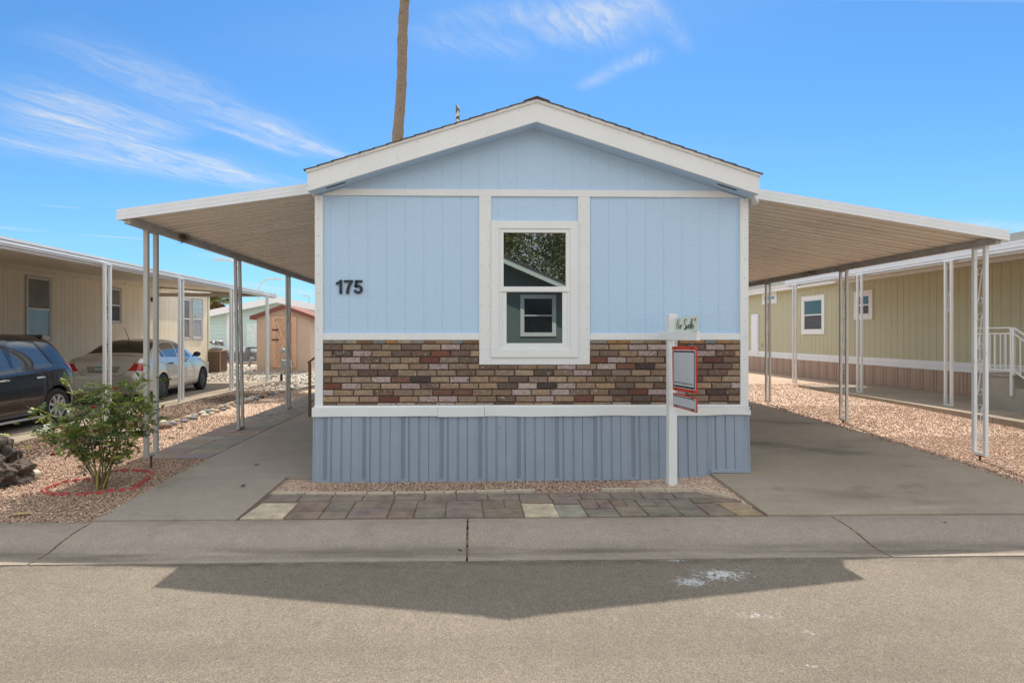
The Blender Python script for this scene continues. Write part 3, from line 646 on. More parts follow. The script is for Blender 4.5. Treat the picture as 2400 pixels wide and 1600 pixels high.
# window
win = MB(); wz0, wz1 = FZ(837), FZ(519)
wy = YF-.034; ix0, ix1, iz0, iz1 = FX(1170), FX(1335.5), FZ(819), FZ(537)
for a, b, c, d in ((x1b,x2a,iz1,wz1),(x1b,x2a,wz0,iz0),(x1b,ix0,iz0,iz1),(ix1,x2a,iz0,iz1)): win.bbox(a,b,wy,wy+.034,c,d,.002)
window = H(win, 'window', M_white)
M_vinyl = mat('white_vinyl', S(228,228,226), .35, var=.02)
fr = MB(); fy = YF-.024
gz1a, gz1b = FZ(672), FZ(546); gx1a, gx1b = FX(1180), FX(1325.5); gx2a, gx2b, gz2a, gz2b = FX(1187), FX(1317.5), FZ(804), FZ(685)
for a, b, c, d, dy in ((ix0,ix1,gz1b,iz1,0),(ix0,gx1a,gz1a,gz1b,0),(gx1b,ix1,gz1a,gz1b,0),(ix0,ix1,FZ(684),gz1a,-.006),(ix0,ix1,iz0,FZ(813),0),(ix0,FX(1177),FZ(813),FZ(684),0),(FX(1329),ix1,FZ(813),FZ(684),0)):
    fr.bbox(a,b,fy+dy,YF,c,d,.002)
for a, b, c, d in ((FX(1177),FX(1329),gz2b,FZ(684.2)),(FX(1177),FX(1329),FZ(813),gz2a),(FX(1177),gx2a,gz2a,gz2b),(gx2b,FX(1329),gz2a,gz2b)): fr.bbox(a,b,fy+.006,YF,c,d,.002)
fo = fr.build('frame', M_vinyl); fo.parent = window
for (a,b,c,d,yy) in ((gx1a,gx1b,gz1a,gz1b,YF-.006),(gx2a,gx2b,gz2a,gz2b,YF-.008)):
    p = MB(); p.poly([(a,yy,c),(b,yy,c),(b,yy,d),(a,yy,d)]); po = p.build('pane', M_glass); po.parent = window
# brick veneer
mb = MB(); ytop, ybot = FZ(797), FZ(948); X0, X1 = FX(758.5), FX(1732.5); yb = YF-.010
mb.poly([(X0,yb,ybot),(X1,yb,ybot),(X1,yb,zwb),(X0,yb,zwb)]); mb.poly([(X0,yb,zwb),(x1a,yb,zwb),(x1a,yb,ytop),(X0,yb,ytop)]); mb.poly([(x2b,yb,zwb),(X1,yb,zwb),(X1,yb,ytop),(x2b,yb,ytop)])
H(mb, 'mortar_bed', M_mortar)
mb = MB(); mb.mi = 0
tan_ = [(168,134,102),(156,124,94),(176,146,114),(160,130,104),(148,118,92),(172,138,100),(150,126,104)]
brn = [(124,98,80),(112,86,70),(132,104,84),(118,94,80),(104,84,72),(128,96,74)]
drk = [(86,70,62),(82,68,60),(92,78,72),(88,88,90)]
red = [(124,70,52),(132,76,56),(116,66,52),(128,84,66)]
pnk = [(188,163,155),(194,172,162),(180,156,150)]
def brick(x0, x1, z0, z1):
    r = random.random()
    cs, mi = (tan_,0) if r < .29 else (tan_,2) if r < .46 else (brn,0) if r < .66 else (brn,2) if r < .75 else (drk,0) if r < .79 else (red,0) if r < .85 else (pnk,1)
    c = random.choice(cs); f = random.uniform(.86,1.08); q_ = S(*c); gy = .3*q_[0]+.6*q_[1]+.1*q_[2]; mb.col = tuple(lerp(gy, v, .80)*.92*f for v in q_); mb.mi = mi
    j = random.uniform(-.003,.002); mb.bbox(x0+random.uniform(0,.002), x1-random.uniform(0,.002), YF-.026+j, YF-.004, z0+random.uniform(0,.003), z1-random.uniform(0,.003), .006)
course = .0690; bh = .0600; bl = .2085
def rowspan(z0, z1, offs, bl_=bl, colmode=None):
    spans = [(X0,X1)] if z1 <= zwb+.001 else [(X0,x1a),(x2b,X1)]
    for (a, b) in spans:
        x = a - offs
        while x < b:
            L_ = bl_*random.uniform(.985,1.015); p, q = max(x, a), min(x+L_-.0095, b)
            if q-p > .02: brick(p, q, z0, z1)
            x += L_
z = ytop - .0365   # thin top course of split slate
for (a, b) in ((X0,x1a),(x2b,X1)):
    x = a
    while x < b-.02:
        L_ = random.uniform(.09,.2); q = min(x+L_, b); mb.mi = 0; mb.col = tuple(v*1.1 for v in S(*random.choice([(150,112,72),(128,120,108),(140,118,92),(120,92,68),(118,118,112),(146,132,108)])))
        mb.bbox(x+.002, q-.002, YF-.026, YF-.004, z, ytop-.001, .004); x = q
z -= .0085; rw = 0
while z - bh > ybot:
    z0 = z-bh
    offs = (.0, .105, .02, .13, .045, .115, .01, .09, .035, .12)[rw % 10]
    if z > zwb and z0 < zwb:   # the course cut by the window board
        for (a, b) in ((X0,x1a),(x2b,X1)):
            x = a-offs
            while x < b:
                p, q = max(x,a), min(x+bl-.0095,b)
                if q-p > .02: brick(p,q,z0,z)
                x += bl
        if zwb-.003-z0 > .01:
            x = x1a
            while x < x2b-.03: brick(x+.001, min(x+bl-.0095, x2b), z0, zwb-.004); x += bl
    else: rowspan(z0, z, offs)
    z -= course; rw += 1
if z-ybot > .01: rowspan(ybot+.001, z, .06)
H(mb, 'brick_veneer', [M_brick, M_brick_w, M_brick_s])
mb = MB()   # mortar smear cracks below the window
xx = FX(1337)
mb.col = S(190,185,178)
zc = FZ(862); x = xx
while zc > FZ(925):
    nz_ = zc-random.uniform(.01,.03); nx_ = x+random.uniform(-.006,.006); mb.bar((x,YF-.0255,zc),(nx_,YF-.0255,nz_),.003,.002); x, zc = nx_, nz_
H(mb, 'mortar_smear', M_stone)
mb = MB(); mb.lathe([(.008,0),(.008,.03)], (FX(1097),YF-.05,FZ(888)), 'y', 12); mb.lathe([(.008,0),(0.0,0)], (FX(1097),YF-.05,FZ(888)), 'y', 12); mb.bar((FX(1104),YF-.026,FZ(871)),(FX(1104),YF-.026,FZ(880)),.006); H(mb, 'hose_outlet', M_black)
# belly band: sagging boards
zb0 = FZ(948)
mb = MB(); mb.bbox(XL-.012, XR+.006, YF-.028, YF, FZ(952.8), zb0, .002); H(mb, 'ledge_strip', M_white)
segs = [(734,1026.6,952.6,973.4,951.8,972.4),(1027.2,1135,952.4,974.2,951.6,973.6),(1135.8,1755,951.4,974.0,953.4,972.6)]
for i, (a, b, t0, b0, t1, b1) in enumerate(segs):
    mb = MB(); n = max(2, int((b-a)/22)); V = []; F = []
    for k in range(n+1):
        t = k/n; px = lerp(a, b, t); x = FX(px); wv = (.7*math.sin(px*.021)+.5*math.sin(px*.047)) if i == 2 else .3*math.sin(px*.03)
        sk = 1.2*math.exp(-((px-1700)/60)**2)
        zt = FZ(lerp(t0,t1,t)+wv*.35); zb_ = FZ(lerp(b0,b1,t)+wv+sk*(-.3)); y = YF-.052-.006*math.sin(px*.02) - (.004 if i == 1 else 0)
        V += [(x,y,zb_),(x,y,zt),(x,YF-.01,zt),(x,YF-.01,zb_)]
    for k in range(n):
        for j in range(4): F.append((4*k+j, 4*k+4+j, 4*k+4+(j+1)%4, 4*k+(j+1)%4))
    F += [(0,1,2,3),(4*n+3,4*n+2,4*n+1,4*n)]; mb.add(V, F); H(mb, 'belly_board', M_white)
mb = MB(); mb.tube([(XR-.01,YF-.06,FZ(950)),(XR+.02,YF-.065,FZ(953)),(XR+.004,YF-.06,FZ(960))], .006, 6); H(mb, 'loose_wire', M_black)
# skirting
mb = MB(); sy = YF-.03; P0 = FX(764.4)-.0225; per = .4093
prof_ = [(0,0),(.045,0),(.05,-.004),(.078,-.004),(.080,.007),(.098,.007),(.10,-.004),(.185,-.004),(.187,.006),(.206,.006),(.208,-.004),(.292,-.004),(.294,.004),(.299,.004),(.301,-.004),(.375,-.004),(.379,.0),(.398,.002),(.40,0)]
def skirt_profile(a, b):
    pts = []; k = math.floor((a-P0)/per)-1
    while P0+k*per < b:
        for dx, dy in prof_:
            x = P0+k*per+dx
            if a <= x <= b: pts.append((x, dy))
        k += 1
    return [(a,-.004)]+pts+[(b,-.004)]
xs0, xs1 = FX(737.5), FX(1750.5); xstep = FX(1660)
ztop = FZ(974.5)+.02
for (a, b, base) in ((xs0, xstep, None), (xstep, xs1, 1)):
    pts = skirt_profile(a, b); V = []; F = []
    for x, dy in pts:
        t = (x-xs0)/(xs1-xs0); zbm = lerp(-.012, .012, t) if base is None else zd(x, YF)+.018
        V += [(x, sy+dy-.030, zbm), (x, sy+dy, ztop)]
    for i in range(len(pts)-1): F.append((2*i,2*i+2,2*i+3,2*i+1))
    mb.add(V, F)
mb.bbox(xstep-.003, xs1+.008, sy-.05, sy-.025, zd(2.7,YF)-.0, zd(2.7,YF)+.036, .002)
for xs_, zz_ in ((xs0,-.012),(xs1,.08)): mb.bar((xs_,sy-.032,zz_),(xs_,sy-.002,ztop),.014,.014)
mb.mi = 1
k = math.floor((xs0-P0)/per)
while P0+k*per < xs1:
    x = P0+k*per
    for c in range(4):
        if not (xs0 < x+.006+c*.011 < xs1): continue
        zz_ = .03 + (c % 2)*.0105
        while zz_ < ztop-.03:
            t = (zz_-0)/(ztop); yy = lerp(sy-.030, sy, t)-.0015; xc = x+.006+c*.011
            mb.poly([(xc-.0026,yy,zz_),(xc+.0026,yy,zz_),(xc+.0026,yy,zz_+.013),(xc-.0026,yy,zz_+.013)]); zz_ += .021
    k += 1
for (a, b) in ((1170,1000),(1237,1013)): mb.lathe([(.006,0),(.0,0)], (FX(a), sy-.02, FZ(b)), 'y', 8)
mb.mi = 0
mb.box(XL-.0, XL+.02, YF+.0, YB, -.05, ztop); mb.box(XR-.02, XR, YF+.0, YB, .05, ztop)
H(mb, 'skirting', [M_skirt, mat('vent_slot', S(78,84,93), .8, var=0)])
# rake boards, soffit, roof
for (a, b) in ((xl_,AP),(AP,xr_)):
    m1 = MB(); m1.prism([(a,YE,zfb(a)),(b,YE,zfb(b)),(b,YE,zft(b)),(a,YE,zft(a))], (0,.022,0)); H(m1, 'fascia', M_white)
    m1 = MB(); m1.prism([(a-(.012 if a < 0 else 0),YE-.016,zft(a)-.006),(b+(.012 if b > AP else 0),YE-.016,zft(b)-.006),(b+(.012 if b > AP else 0),YE-.016,zft(b)+.026),(a-(.012 if a < 0 else 0),YE-.016,zft(a)+.026)], (0,.034,0)); H(m1, 'drip_edge', M_white)
mb = MB()
for (a, b) in ((xl_+.003,AP),(AP,xr_-.003)): mb.prism([(a,YE+.022,zfb(a)+.001),(b,YE+.022,zfb(b)+.001),(b,YE+.022,zfb(b)+.02),(a,YE+.022,zfb(a)+.02)], (0,YB-YE,0))
H(mb, 'soffit', M_blue)
for s_ in ((xl_+.17, xl_+.37), (xr_-.40, xr_-.20)):
    m1 = MB(); a, b = s_; m1.prism([(a,6.15,zfb(a)-.001),(b,6.15,zfb(b)-.001),(b,6.175,zfb(b)-.001),(a,6.175,zfb(a)-.001)], (0,0,-.004)); H(m1, 'soffit_vent', mat('vent_dark', S(70,78,90), .8, var=0))
mb = MB(); mb.box(xl_-.0, xl_+.02, YE+.022, YB, zb_l, zt_l); mb.box(xr_-.02, xr_, YE+.022, YB, zb_r, zt_r); H(mb, 'side_fascia', M_white)
mb = MB()
nC = 17
for sgn, xe in ((-1, xl_-.035), (1, xr_+.03)):
    for c in range(nC):
        t0, t1 = c/nC, (c+1.15)/nC; t1 = min(t1, 1)
        xa, xb = lerp(xe, AP, t0), lerp(xe, AP, t1); zz0 = zft(min(max(xa,xl_),xr_)) - (.32*.035 if c == 0 else 0) +.026+.009; zz1 = zft(xb)+.026+.001
        yo = YE-.03-.006*(random.random())
        mb.prism([(xa,yo,zz0-.006),(xb,yo,zz1-.006),(xb,yo,zz1+.0),(xa,yo,zz0+.0)], (0,YB-YE+.2,0))
mb.prism([(AP-.13,YE-.04,zft(AP-.13)+.030),(AP,YE-.04,zt_ap+.032),(AP+.13,YE-.04,zft(AP+.13)+.030),(AP+.13,YE-.04,zft(AP+.13)+.040),(AP,YE-.04,zt_ap+.044),(AP-.13,YE-.04,zft(AP-.13)+.040)], (0,YB-YE+.2,0))
roof = H(mb, 'roof', M_shingle)
pv = atY(1073, 283, 9.0); mb = MB(); mb.tube([(pv.x,9,pv.z-.25),(pv.x,9,atY(1073,249,9).z)], .031, 14); po = mb.build('vent_pipe', mat('peeling_pipe', S(205,205,205), .7, var=.1, dirt=(S(40,36,34), 22, .48, .05, .95))); po.parent = roof
mb = MB(); mb.prism([(xr_-.005,YE+.12,zt_r+.02),(xr_+.06,YE+.12,zt_r-.25),(xr_-.005,YE+.12,zb_r+.02)], (0,.5,0)); H(mb, 'flashing', M_white_side)
# house number
def text_mesh(s, size, extr, offs=0):
    cu = bpy.data.curves.new('t', 'FONT'); cu.body = s; cu.size = size; cu.extrude = extr; cu.offset = offs; cu.align_x = 'LEFT'
    o = bpy.data.objects.new('t', cu); COL.objects.link(o); dg = C.evaluated_depsgraph_get(); me = bpy.data.meshes.new_from_object(o.evaluated_get(dg)); bpy.data.objects.remove(o); bpy.data.curves.remove(cu)
    return me
def digits(mb, x0, z0, h, y, th):
    def add(poly, ox): mb.prism([(x0+(ox+px)*h, y, z0+pz*h) for px, pz in poly], (0,th,0))
    add([(.26,0),(.45,0),(.45,1),(.30,1),(.18,.87),(.02,.80),(.02,.64),(.15,.68),(.26,.76)], 0)
    add([(.03,.98),(.03,.81),(.45,.81),(.30,.62),(.21,.34),(.17,0),(.37,0),(.40,.32),(.50,.60),(.66,.85),(.66,.98)], .56)
    # 5: closed outline
    arcO = [(.33+.335*math.cos(a), .335+.335*math.sin(a)) for a in [R(d) for d in range(120,-165,-15)]]
    arcI = [(.33+.155*math.cos(a), .325+.165*math.sin(a)) for a in [R(d) for d in range(-160,130,15)]]
    ox = 1.27
    def q(p): return (x0+(ox+p[0])*h, y, z0+p[1]*h)
    n = 18
    for i in range(n):
        a0, a1 = R(lerp(138,-168,i/n)), R(lerp(138,-168,(i+1)/n))
        P_ = [(.32+.33*math.cos(a0),.325+.325*math.sin(a0)),(.32+.33*math.cos(a1),.325+.325*math.sin(a1)),(.32+.145*math.cos(a1),.325+.155*math.sin(a1)),(.32+.145*math.cos(a0),.325+.155*math.sin(a0))]
        mb.prism([q(p) for p in P_][::-1], (0,th,0))
    mb.prism([q(p) for p in [(.05,.48),(.235,.455),(.29,.83),(.12,.98)]], (0,th,0)); mb.prism([q(p) for p in [(.12,.98),(.14,.81),(.62,.81),(.62,.98)]][::-1], (0,th,0))
mb = MB(); digits(mb, FX(787.5), FZ(689.3), FZ(656.8)-FZ(689.3), YF-.02, .016); H(mb, 'house_number', M_num)

# ================================================================ AWNINGS
def pan_sheet(mb, y0, y1, xa, za, xb, zb, per=.305, rib=.062):
    ys = []; y = y0
    while y < y1:
        for d, h in ((0,0),(.066,0),(.070,.060),(.104,.060),(.108,0),(.190,0),(.196,rib),(.262,rib),(.268,0)):
            if y+d <= y1: ys.append((y+d, h))
        y += per
    V = []; F = []
    for (yy, h) in ys: V += [(xa,yy,za+h),(xb,yy,zb+h)]
    for i in range(len(ys)-1): F.append((2*i,2*i+1,2*i+3,2*i+2))
    mb.add(V, F)
def scroll_path(h, r, flip=1, n=14):
    # an S scroll standing between two uprights: curls at both ends joined by a slanting bar
    P = []
    for k in range(n+1):
        a = R(lerp(-200, 130, k/n)); rr = lerp(r*.30, r, k/n); P.append((flip*(rr*math.cos(a)), h/2-r + rr*math.sin(a)))
    top = P
    bot = [(-x, -z) for x, z in P][::-1]
    return top + bot
def post_part(parent, X, Y, z0, z1, sep, sz, m, scrolls, r=.04, lean=0, stake=None, along='y', base=True):
    mb = MB()
    def pt(d, z): 
        t = (z-z0)/(z1-z0)
        return (X+(lean*(1-t) if along == 'y' else d), Y+(d if along == 'y' else 0)-(0 if along=='y' else 0), z)
    for d in (-sep/2, sep/2):
        a, b = pt(d,z0), pt(d,z1); mb.bar(a, b, sz, sz, up=Vector((0,1,0)))
    if base:
        a, b = pt(-sep/2-sz/2-.004, z0+.015), pt(sep/2+sz/2+.004, z0+.015); mb.bar(a, b, sz+.008, .03)
    mb.box(X-sz/2-.003, X+sz/2+.003, Y-sep/2-sz/2-.003, Y+sep/2+sz/2+.003, z1-.02, z1+.004) if along == 'y' else None
    p = mb.build('post', m); p.parent = parent
    for (zc, hh, fl) in scrolls:
        mb = MB(); path = [pt(q[0], zc+q[1]) for q in scroll_path(hh, r, fl)]
        mb.tube(path, .0045, 5); s = mb.build('scroll', m); s.parent = p
    if stake is not None:
        mb = MB(); mb.tube([(X+lean,Y,stake-.05),(X+lean,Y,z0+.01)], .012, 8); mb.box(X+lean-.015,X+lean+.015,Y-.04,Y+.04,z0-.012,z0+.002); s = mb.build('stake', M_rust); s.parent = p
    return p
def awning(name, label, xi, zi, xo, zo, y0, y1, fh, beam_in, posts, m_pan, m_f, m_beam, par_name='carport_awning', fdir=-1):
    root = empty(par_name, (0,0,0), label, 'awning')
    sg = 1 if xo > xi else -1
    mb = MB(); pan_sheet(mb, y0+.02, y1, xi, zi+.035, xo-sg*.02, zo+.035)
    mb.build('roof_panel', m_pan).parent = root
    mb = MB()
    for (a, b, dy) in ((0,.31,0),(.31,.33,.003),(.33,.67,0),(.67,.685,.003),(.685,1,.0)):
        mb.prism([(xi,y0+dy,zi+fh*a),(xo,y0+dy,zo+fh*a),(xo,y0+dy,zo+fh*b),(xi,y0+dy,zi+fh*b)] if sg > 0 else [(xo,y0+dy,zo+fh*a),(xi,y0+dy,zi+fh*a),(xi,y0+dy,zi+fh*b),(xo,y0+dy,zo+fh*b)], (0,.03-dy,0))
    mb.build('fascia', m_f).parent = root
    mb = MB(); mb.box(xo-sg*.004, xo-sg*.03, y0+.032, y1, zo+.01, zo+fh); mb.build('side_gutter', m_f).parent = root
    xb = xo - sg*beam_in; t = (xb-xi)/(xo-xi); zp = lerp(zi, zo, t)+.033
    mb = MB(); mb.box(xb-.028, xb+.028, y0+.045, y1, zp-.075, zp-.002)
    mb.box(xb-.028-.012, xb-.028, y0+.045, y1, zp-.075, zp-.066); mb.build('beam', m_beam).parent = root
    mb = MB(); mb.box(xi, xi+sg*.03, y0+.05, y1, zi-.03, zi+.034); mb.build('wall_rail', m_f).parent = root
    for (Y, z0, sep, sz, sc, lean, st, mm) in posts:
        post_part(root, xb, Y, z0, zp-.075, sep, sz, mm, sc, lean=lean, stake=st, r=max(.02, sep/2-sz/2-.006))
    return root
def scr(z0, n, step=.62, h=.40, fl=1): return [(z0+step*k, h, fl) for k in range(n)]
YA = 6.33
zi_l = atY(722,452,YA).z; xo_l = atY(273,500,YA).x; zo_l = atY(272,515.7,YA).z
M_beam = mat('grey_beam_metal', S(178,172,165), .6, var=.12, dirt=(S(110,92,76), 7, .57, .15, .6))
awning('l', 'left carport awning of the blue home on weathered grey scroll posts', xl_+.004, zi_l, xo_l, zo_l, YA, 20, .112, .09,
  [(6.84,.178,.20,.046,[],0,.03,M_galv), (9.33,.092,.168,.040,scr(.75,4,.45,.32),.05,.05,M_galv), (11.89,.075,.168,.040,scr(.75,3),0,None,M_galv), (14.8,.05,.15,.040,scr(.75,3),0,None,M_galv), (17.4,.05,.15,.040,scr(.75,3),0,None,M_galv), (19.7,.05,.15,.040,[],0,None,M_galv)], M_tan_metal, M_white_side, M_beam)
zi_r = atY(1779,462,YA).z; xo_r = atY(2367,550,YA).x; zo_r = atY(2367,564,YA).z
M_galv2 = mat('worn_white_post_paint', S(205,202,196), .45, var=.07, vscale=9, dirt=(S(110,96,84), 12, .62, .12, .5), stretch=(1,1,.25))
aw_r = awning('r', 'right carport awning of the blue home on pale scroll posts beside the driveway', xr_-.004, zi_r, xo_r, zo_r, YA, 20, .112, .09,
  [(6.61,.178,.15,.037,scr(.55,4,.52,.42),0,.11,M_postw), (9.08,.215,.15,.034,scr(.65,4,.50,.40),0,.18,M_galv2), (11.43,.235,.15,.034,scr(.8,3,.6,.4),0,None,M_galv2), (13.8,.235,.135,.036,scr(.8,3,.6,.4),0,None,M_galv2), (16.7,.24,.135,.036,[],0,None,M_galv2), (19.5,.24,.135,.036,[],0,None,M_galv2)], M_tan_metal, M_white_side, M_beam)
# bird nest stuffed between left beam and pan
mb = MB(); c0 = atY(428,558,7.35); xb = xo_l+.09
for k in range(160):
    a = Vector((xb+random.gauss(.03,.03), 7.5+random.gauss(0,.05), zo_l+.0+random.gauss(.01,.025))); d = Vector((random.gauss(0,1),random.gauss(0,1),random.gauss(0,.5))).normalized()*random.uniform(.02,.06)
    mb.bar(a-d, a+d, .002)
tag(mb.build('bird_nest', mat('nest_twig', S(110,92,72), .95, var=.3)), 'small messy twig nest stuffed on top of the left awning beam', 'nest')
mb = MB()
for k in range(60):
    a = Vector((xo_r-.12+random.gauss(0,.04), 9.9+random.gauss(0,.12), zo_r+.03+random.gauss(0,.012))); d = Vector((random.gauss(0,1),random.gauss(0,1),random.gauss(0,.4))).normalized()*random.uniform(.02,.05)
    mb.bar(a-d, a+d, .003)
tag(mb.build('leaf_clump', mat('green_litter', S(96,90,50), .95, var=.3)), 'clump of greenish plant litter caught on the right awning beam', 'plant litter')

# ================================================================ FOR SALE SIGN
# nail heads on the trim boards
mb = MB(); mb.col = S(150,146,140)
for (xa, xb, za, zb2, n_) in ((XL+.02,FX(750),1.4,3.0,9),(FX(1742),XR-.02,1.3,3.0,9),(FX(1128),FX(1146),1.4,2.95,8),(FX(1359),FX(1377),1.4,2.95,8)):
    for k in range(n_):
        z_ = lerp(za,zb2,k/(n_-1))+random.uniform(-.02,.02)
        for x_ in (xa+random.uniform(.0,.01), xb-random.uniform(0,.01)): mb.lathe([(.0042,0),(.0,0)], (x_, YF-.0238 if 0 < k < 99 else YF-.0238, z_), 'y', 7)
for t_ in range(14):
    x_ = lerp(XL+.1, XR-.1, t_/13)
    for a_ in (0,): mb.lathe([(.0045,0),(0,0)], (x_+random.uniform(-.03,.03), YE-.0005, lerp(zfb(x_),zft(x_),random.choice((.2,.8)))), 'y', 7)
H(mb, 'nail_heads', M_stone)
sign = empty('sale_sign_post', (2.06, 6.05, 0), 'white wooden real estate post with arm, green for sale rider and red framed panels', 'sign')
def SG(mb, name, m, par=None, **k):
    o = mb.build(name, m, None, **k)
    if par: o.parent = par
    else: o.parent = sign; o.matrix_parent_inverse = Matrix.Translation(-sign.location)
    return o
pz = atY(1575,735,6.03).z; px0 = atY(1568,900,6.0).x; px1 = atY(1587.6,900,6.0).x
mb = MB(); mb.box(px0, px1, 6.0, 6.088, -.1, pz); SG(mb, 'post', M_white, bevel=.004)
A0 = Vector((px0-.028, 6.23, 0)); A1 = Vector((atY(1632,780,5.5).x+.02, 5.5, 0)); az = (atY(1600,776.5,5.6).z + atY(1600,797,5.6).z)/2
mb = MB(); mb.bar((A0.x,A0.y,az),(A1.x,A1.y,az),.036,.089); SG(mb, 'arm', M_white, bevel=.003)
M_red2 = mat('sign_red', S(196,62,44), .5, var=.05); M_signw = mat('sign_panel', S(190,194,198), .5, var=.04, vscale=4, dirt=(S(150,120,120), 6, .66, .1, .25)); M_signb = mat('sign_black', (.02,.02,.022), .5, var=0)
def quad_panel(c00, c10, c11, c01, thick, m, name, par=None):
    n = (c10-c00).cross(c01-c00).normalized(); mb = MB(); mb.prism([c00,c10,c11,c01], -n*thick); return SG(mb, name, m, par), n
def sub(c, u0, v0, u1, v1, n, off):
    f = lambda u, v: lerp(lerp(c[0],c[1],u), lerp(c[3],c[2],u), v) + n*off
    return [f(u0,v0), f(u1,v0), f(u1,v1), f(u0,v1)]
yN, yFr = 5.45, 5.98
c = [atY(1576.5,913,yFr), atY(1632.4,923,yN), atY(1632,812,yN), atY(1575,812,yFr)]
c[0].z += 0
pan, n = quad_panel(*c, .006, M_red2, 'sign_panel')
def strip(c, u0,v0,u1,v1,n,off,m,name,par):
    q = sub(c,u0,v0,u1,v1,n,off); mb = MB(); mb.prism(q, -n*.002); o = mb.build(name, m); o.parent = par; o.matrix_parent_inverse = Matrix(); return o
pin = Matrix()
def subp(par, *a):
    o = strip(*a, par); return o
subp(pan, c,.045,.072,.965,.925,n,.003,M_white_side,'border_line')
subp(pan, c,.06,.085,.95,.91,n,.0045,M_signb,'black_border')
subp(pan, c,.09,.128,.925,.872,n,.006,M_signw,'panel_face')
def text_on(c, s, u0, v0, u1, v1, n, off, m, par, name='lettering'):
    me = text_mesh(s, 1, 0.0, .004); xs_ = [v.co.x for v in me.vertices]; ys_ = [v.co.y for v in me.vertices]; ax, bx, ay, by = min(xs_), max(xs_), min(ys_), max(ys_)
    for v in me.vertices:
        u = lerp(u0,u1,(v.co.x-ax)/(bx-ax)); vv = lerp(v0,v1,(v.co.y-ay)/(by-ay)); v.co = lerp(lerp(c[0],c[1],u), lerp(c[3],c[2],u), vv)+n*off
    me.materials.clear(); me.materials.append(m); o = bpy.data.objects.new(name, me); COL.objects.link(o); o.parent = par; return o
text_on(c, '480.999.0110 | HaguePartners.com', .11,.165,.905,.21,n,.0085,M_signb,pan)
c2 = [atY(1577.3,952,yFr), atY(1634,967.5,yN), atY(1633.6,932,yN), atY(1577,920,yFr)]
pan2, n2 = quad_panel(*c2, .005, M_red2, 'lower_rider')
subp(pan2, c2,.035,.10,.965,.90,n2,.003,M_white_side,'border_line'); subp(pan2, c2,.05,.13,.95,.87,n2,.0045,M_signb,'black_border'); subp(pan2, c2,.055,.20,.945,.80,n2,.006,M_signw,'panel_face')
mb = MB()
for u in (.16,.84):
    a = lerp(c[3],c[2],u); b = Vector((a.x, a.y, az-.04)); 
    for k in range(5):
        t0, t1 = k/5, (k+1)/5; mb.tube([lerp(a,b,t0)+Vector((0,0,-.012))+n*.004*(1 if k%2 else -1), lerp(a,b,t1)+n*.004*(1 if k%2 else -1)], .0025, 5)
    a = lerp(c[0],c[1],u); b = lerp(c2[3],c2[2],u); mb.tube([a+Vector((0,0,.02))+n*.004, b-Vector((0,0,.02))+n*.004], .003, 5)
SG(mb, 'hanging_chain', mat('chain_steel', S(120,120,122), .4, metal=.7))
for u in (.16,.84):
    for cc_, v in ((c,.965),(c,.035),(c2,.93),(c2,.08)):
        p = lerp(lerp(cc_[0],cc_[1],u), lerp(cc_[3],cc_[2],u), v); 
        mb = MB(); mb.bar(p+n*.006+Vector((0,0,-.008)), p+n*.006+Vector((0,0,.008)), .008); SG(mb, 'hook', M_signb)
c3 = [atY(1576.8,779,5.99), atY(1633.5,777,5.47), atY(1637.7,739.6,5.47), atY(1582,744.8,5.99)]
M_rider = mat('pale_green_rider', S(205,214,196), .5, var=.03)
pan3, n3 = quad_panel(*c3, .005, M_rider, 'for_sale_rider')
def zuv(x, y):
    t = (y-215)/(1100-215); xl = lerp(490+8,380,t); xr = lerp(1740,1640,t); u = (x-xl)/(xr-xl); yt = lerp(330,215,u); yb2 = lerp(1100,1030,u); return u, 1-(y-yt)/(yb2-yt)
def zp_(x, y, off): 
    u, v = zuv(x,y); return lerp(lerp(c3[0],c3[1],u), lerp(c3[3],c3[2],u), v)+n3*off
strokes = [[(640,480),(640,600),(625,750),(612,930)],[(622,495),(690,450),(790,405)],[(592,680),(650,640),(755,585)],[(740,695),(703,740),(697,850),(722,910),(765,850),(778,760),(740,695)],[(822,680),(827,790),(815,910)],[(830,800),(870,720),(925,688)],
 [(1135,450),(1118,400),(1085,388),(1040,430),(1015,520),(1040,630),(1110,740),(1140,830),(1110,900),(1045,962),(1035,900),(1090,830),(1150,740)],[(1292,660),(1220,710),(1165,800),(1170,888),(1230,830),(1285,680),(1260,800),(1272,870),(1310,835)],
 [(1310,835),(1370,700),(1430,520),(1442,400),(1412,365),(1378,430),(1355,600),(1338,780),(1348,912)],[(1385,785),(1450,740),(1480,670),(1450,648),(1400,720),(1387,820),(1420,870),(1470,840),(1512,745)]]
mb = MB(); dc = -1
for s_ in strokes:
    for a, b in zip(s_, s_[1:]): mb.bar(zp_(*a,.0035), zp_(*b,.0035), .0055, .002)
o = mb.build('lettering', M_signb); o.parent = pan3
mb = MB(); hp = [(1548,500),(1548,350),(1580,332),(1595,370),(1612,415),(1590,470)]; mb.poly([zp_(x,y,.004) for x,y in hp]); o = mb.build('heart_mark', mat('heart_red', S(150,24,44), .5)); o.parent = pan3
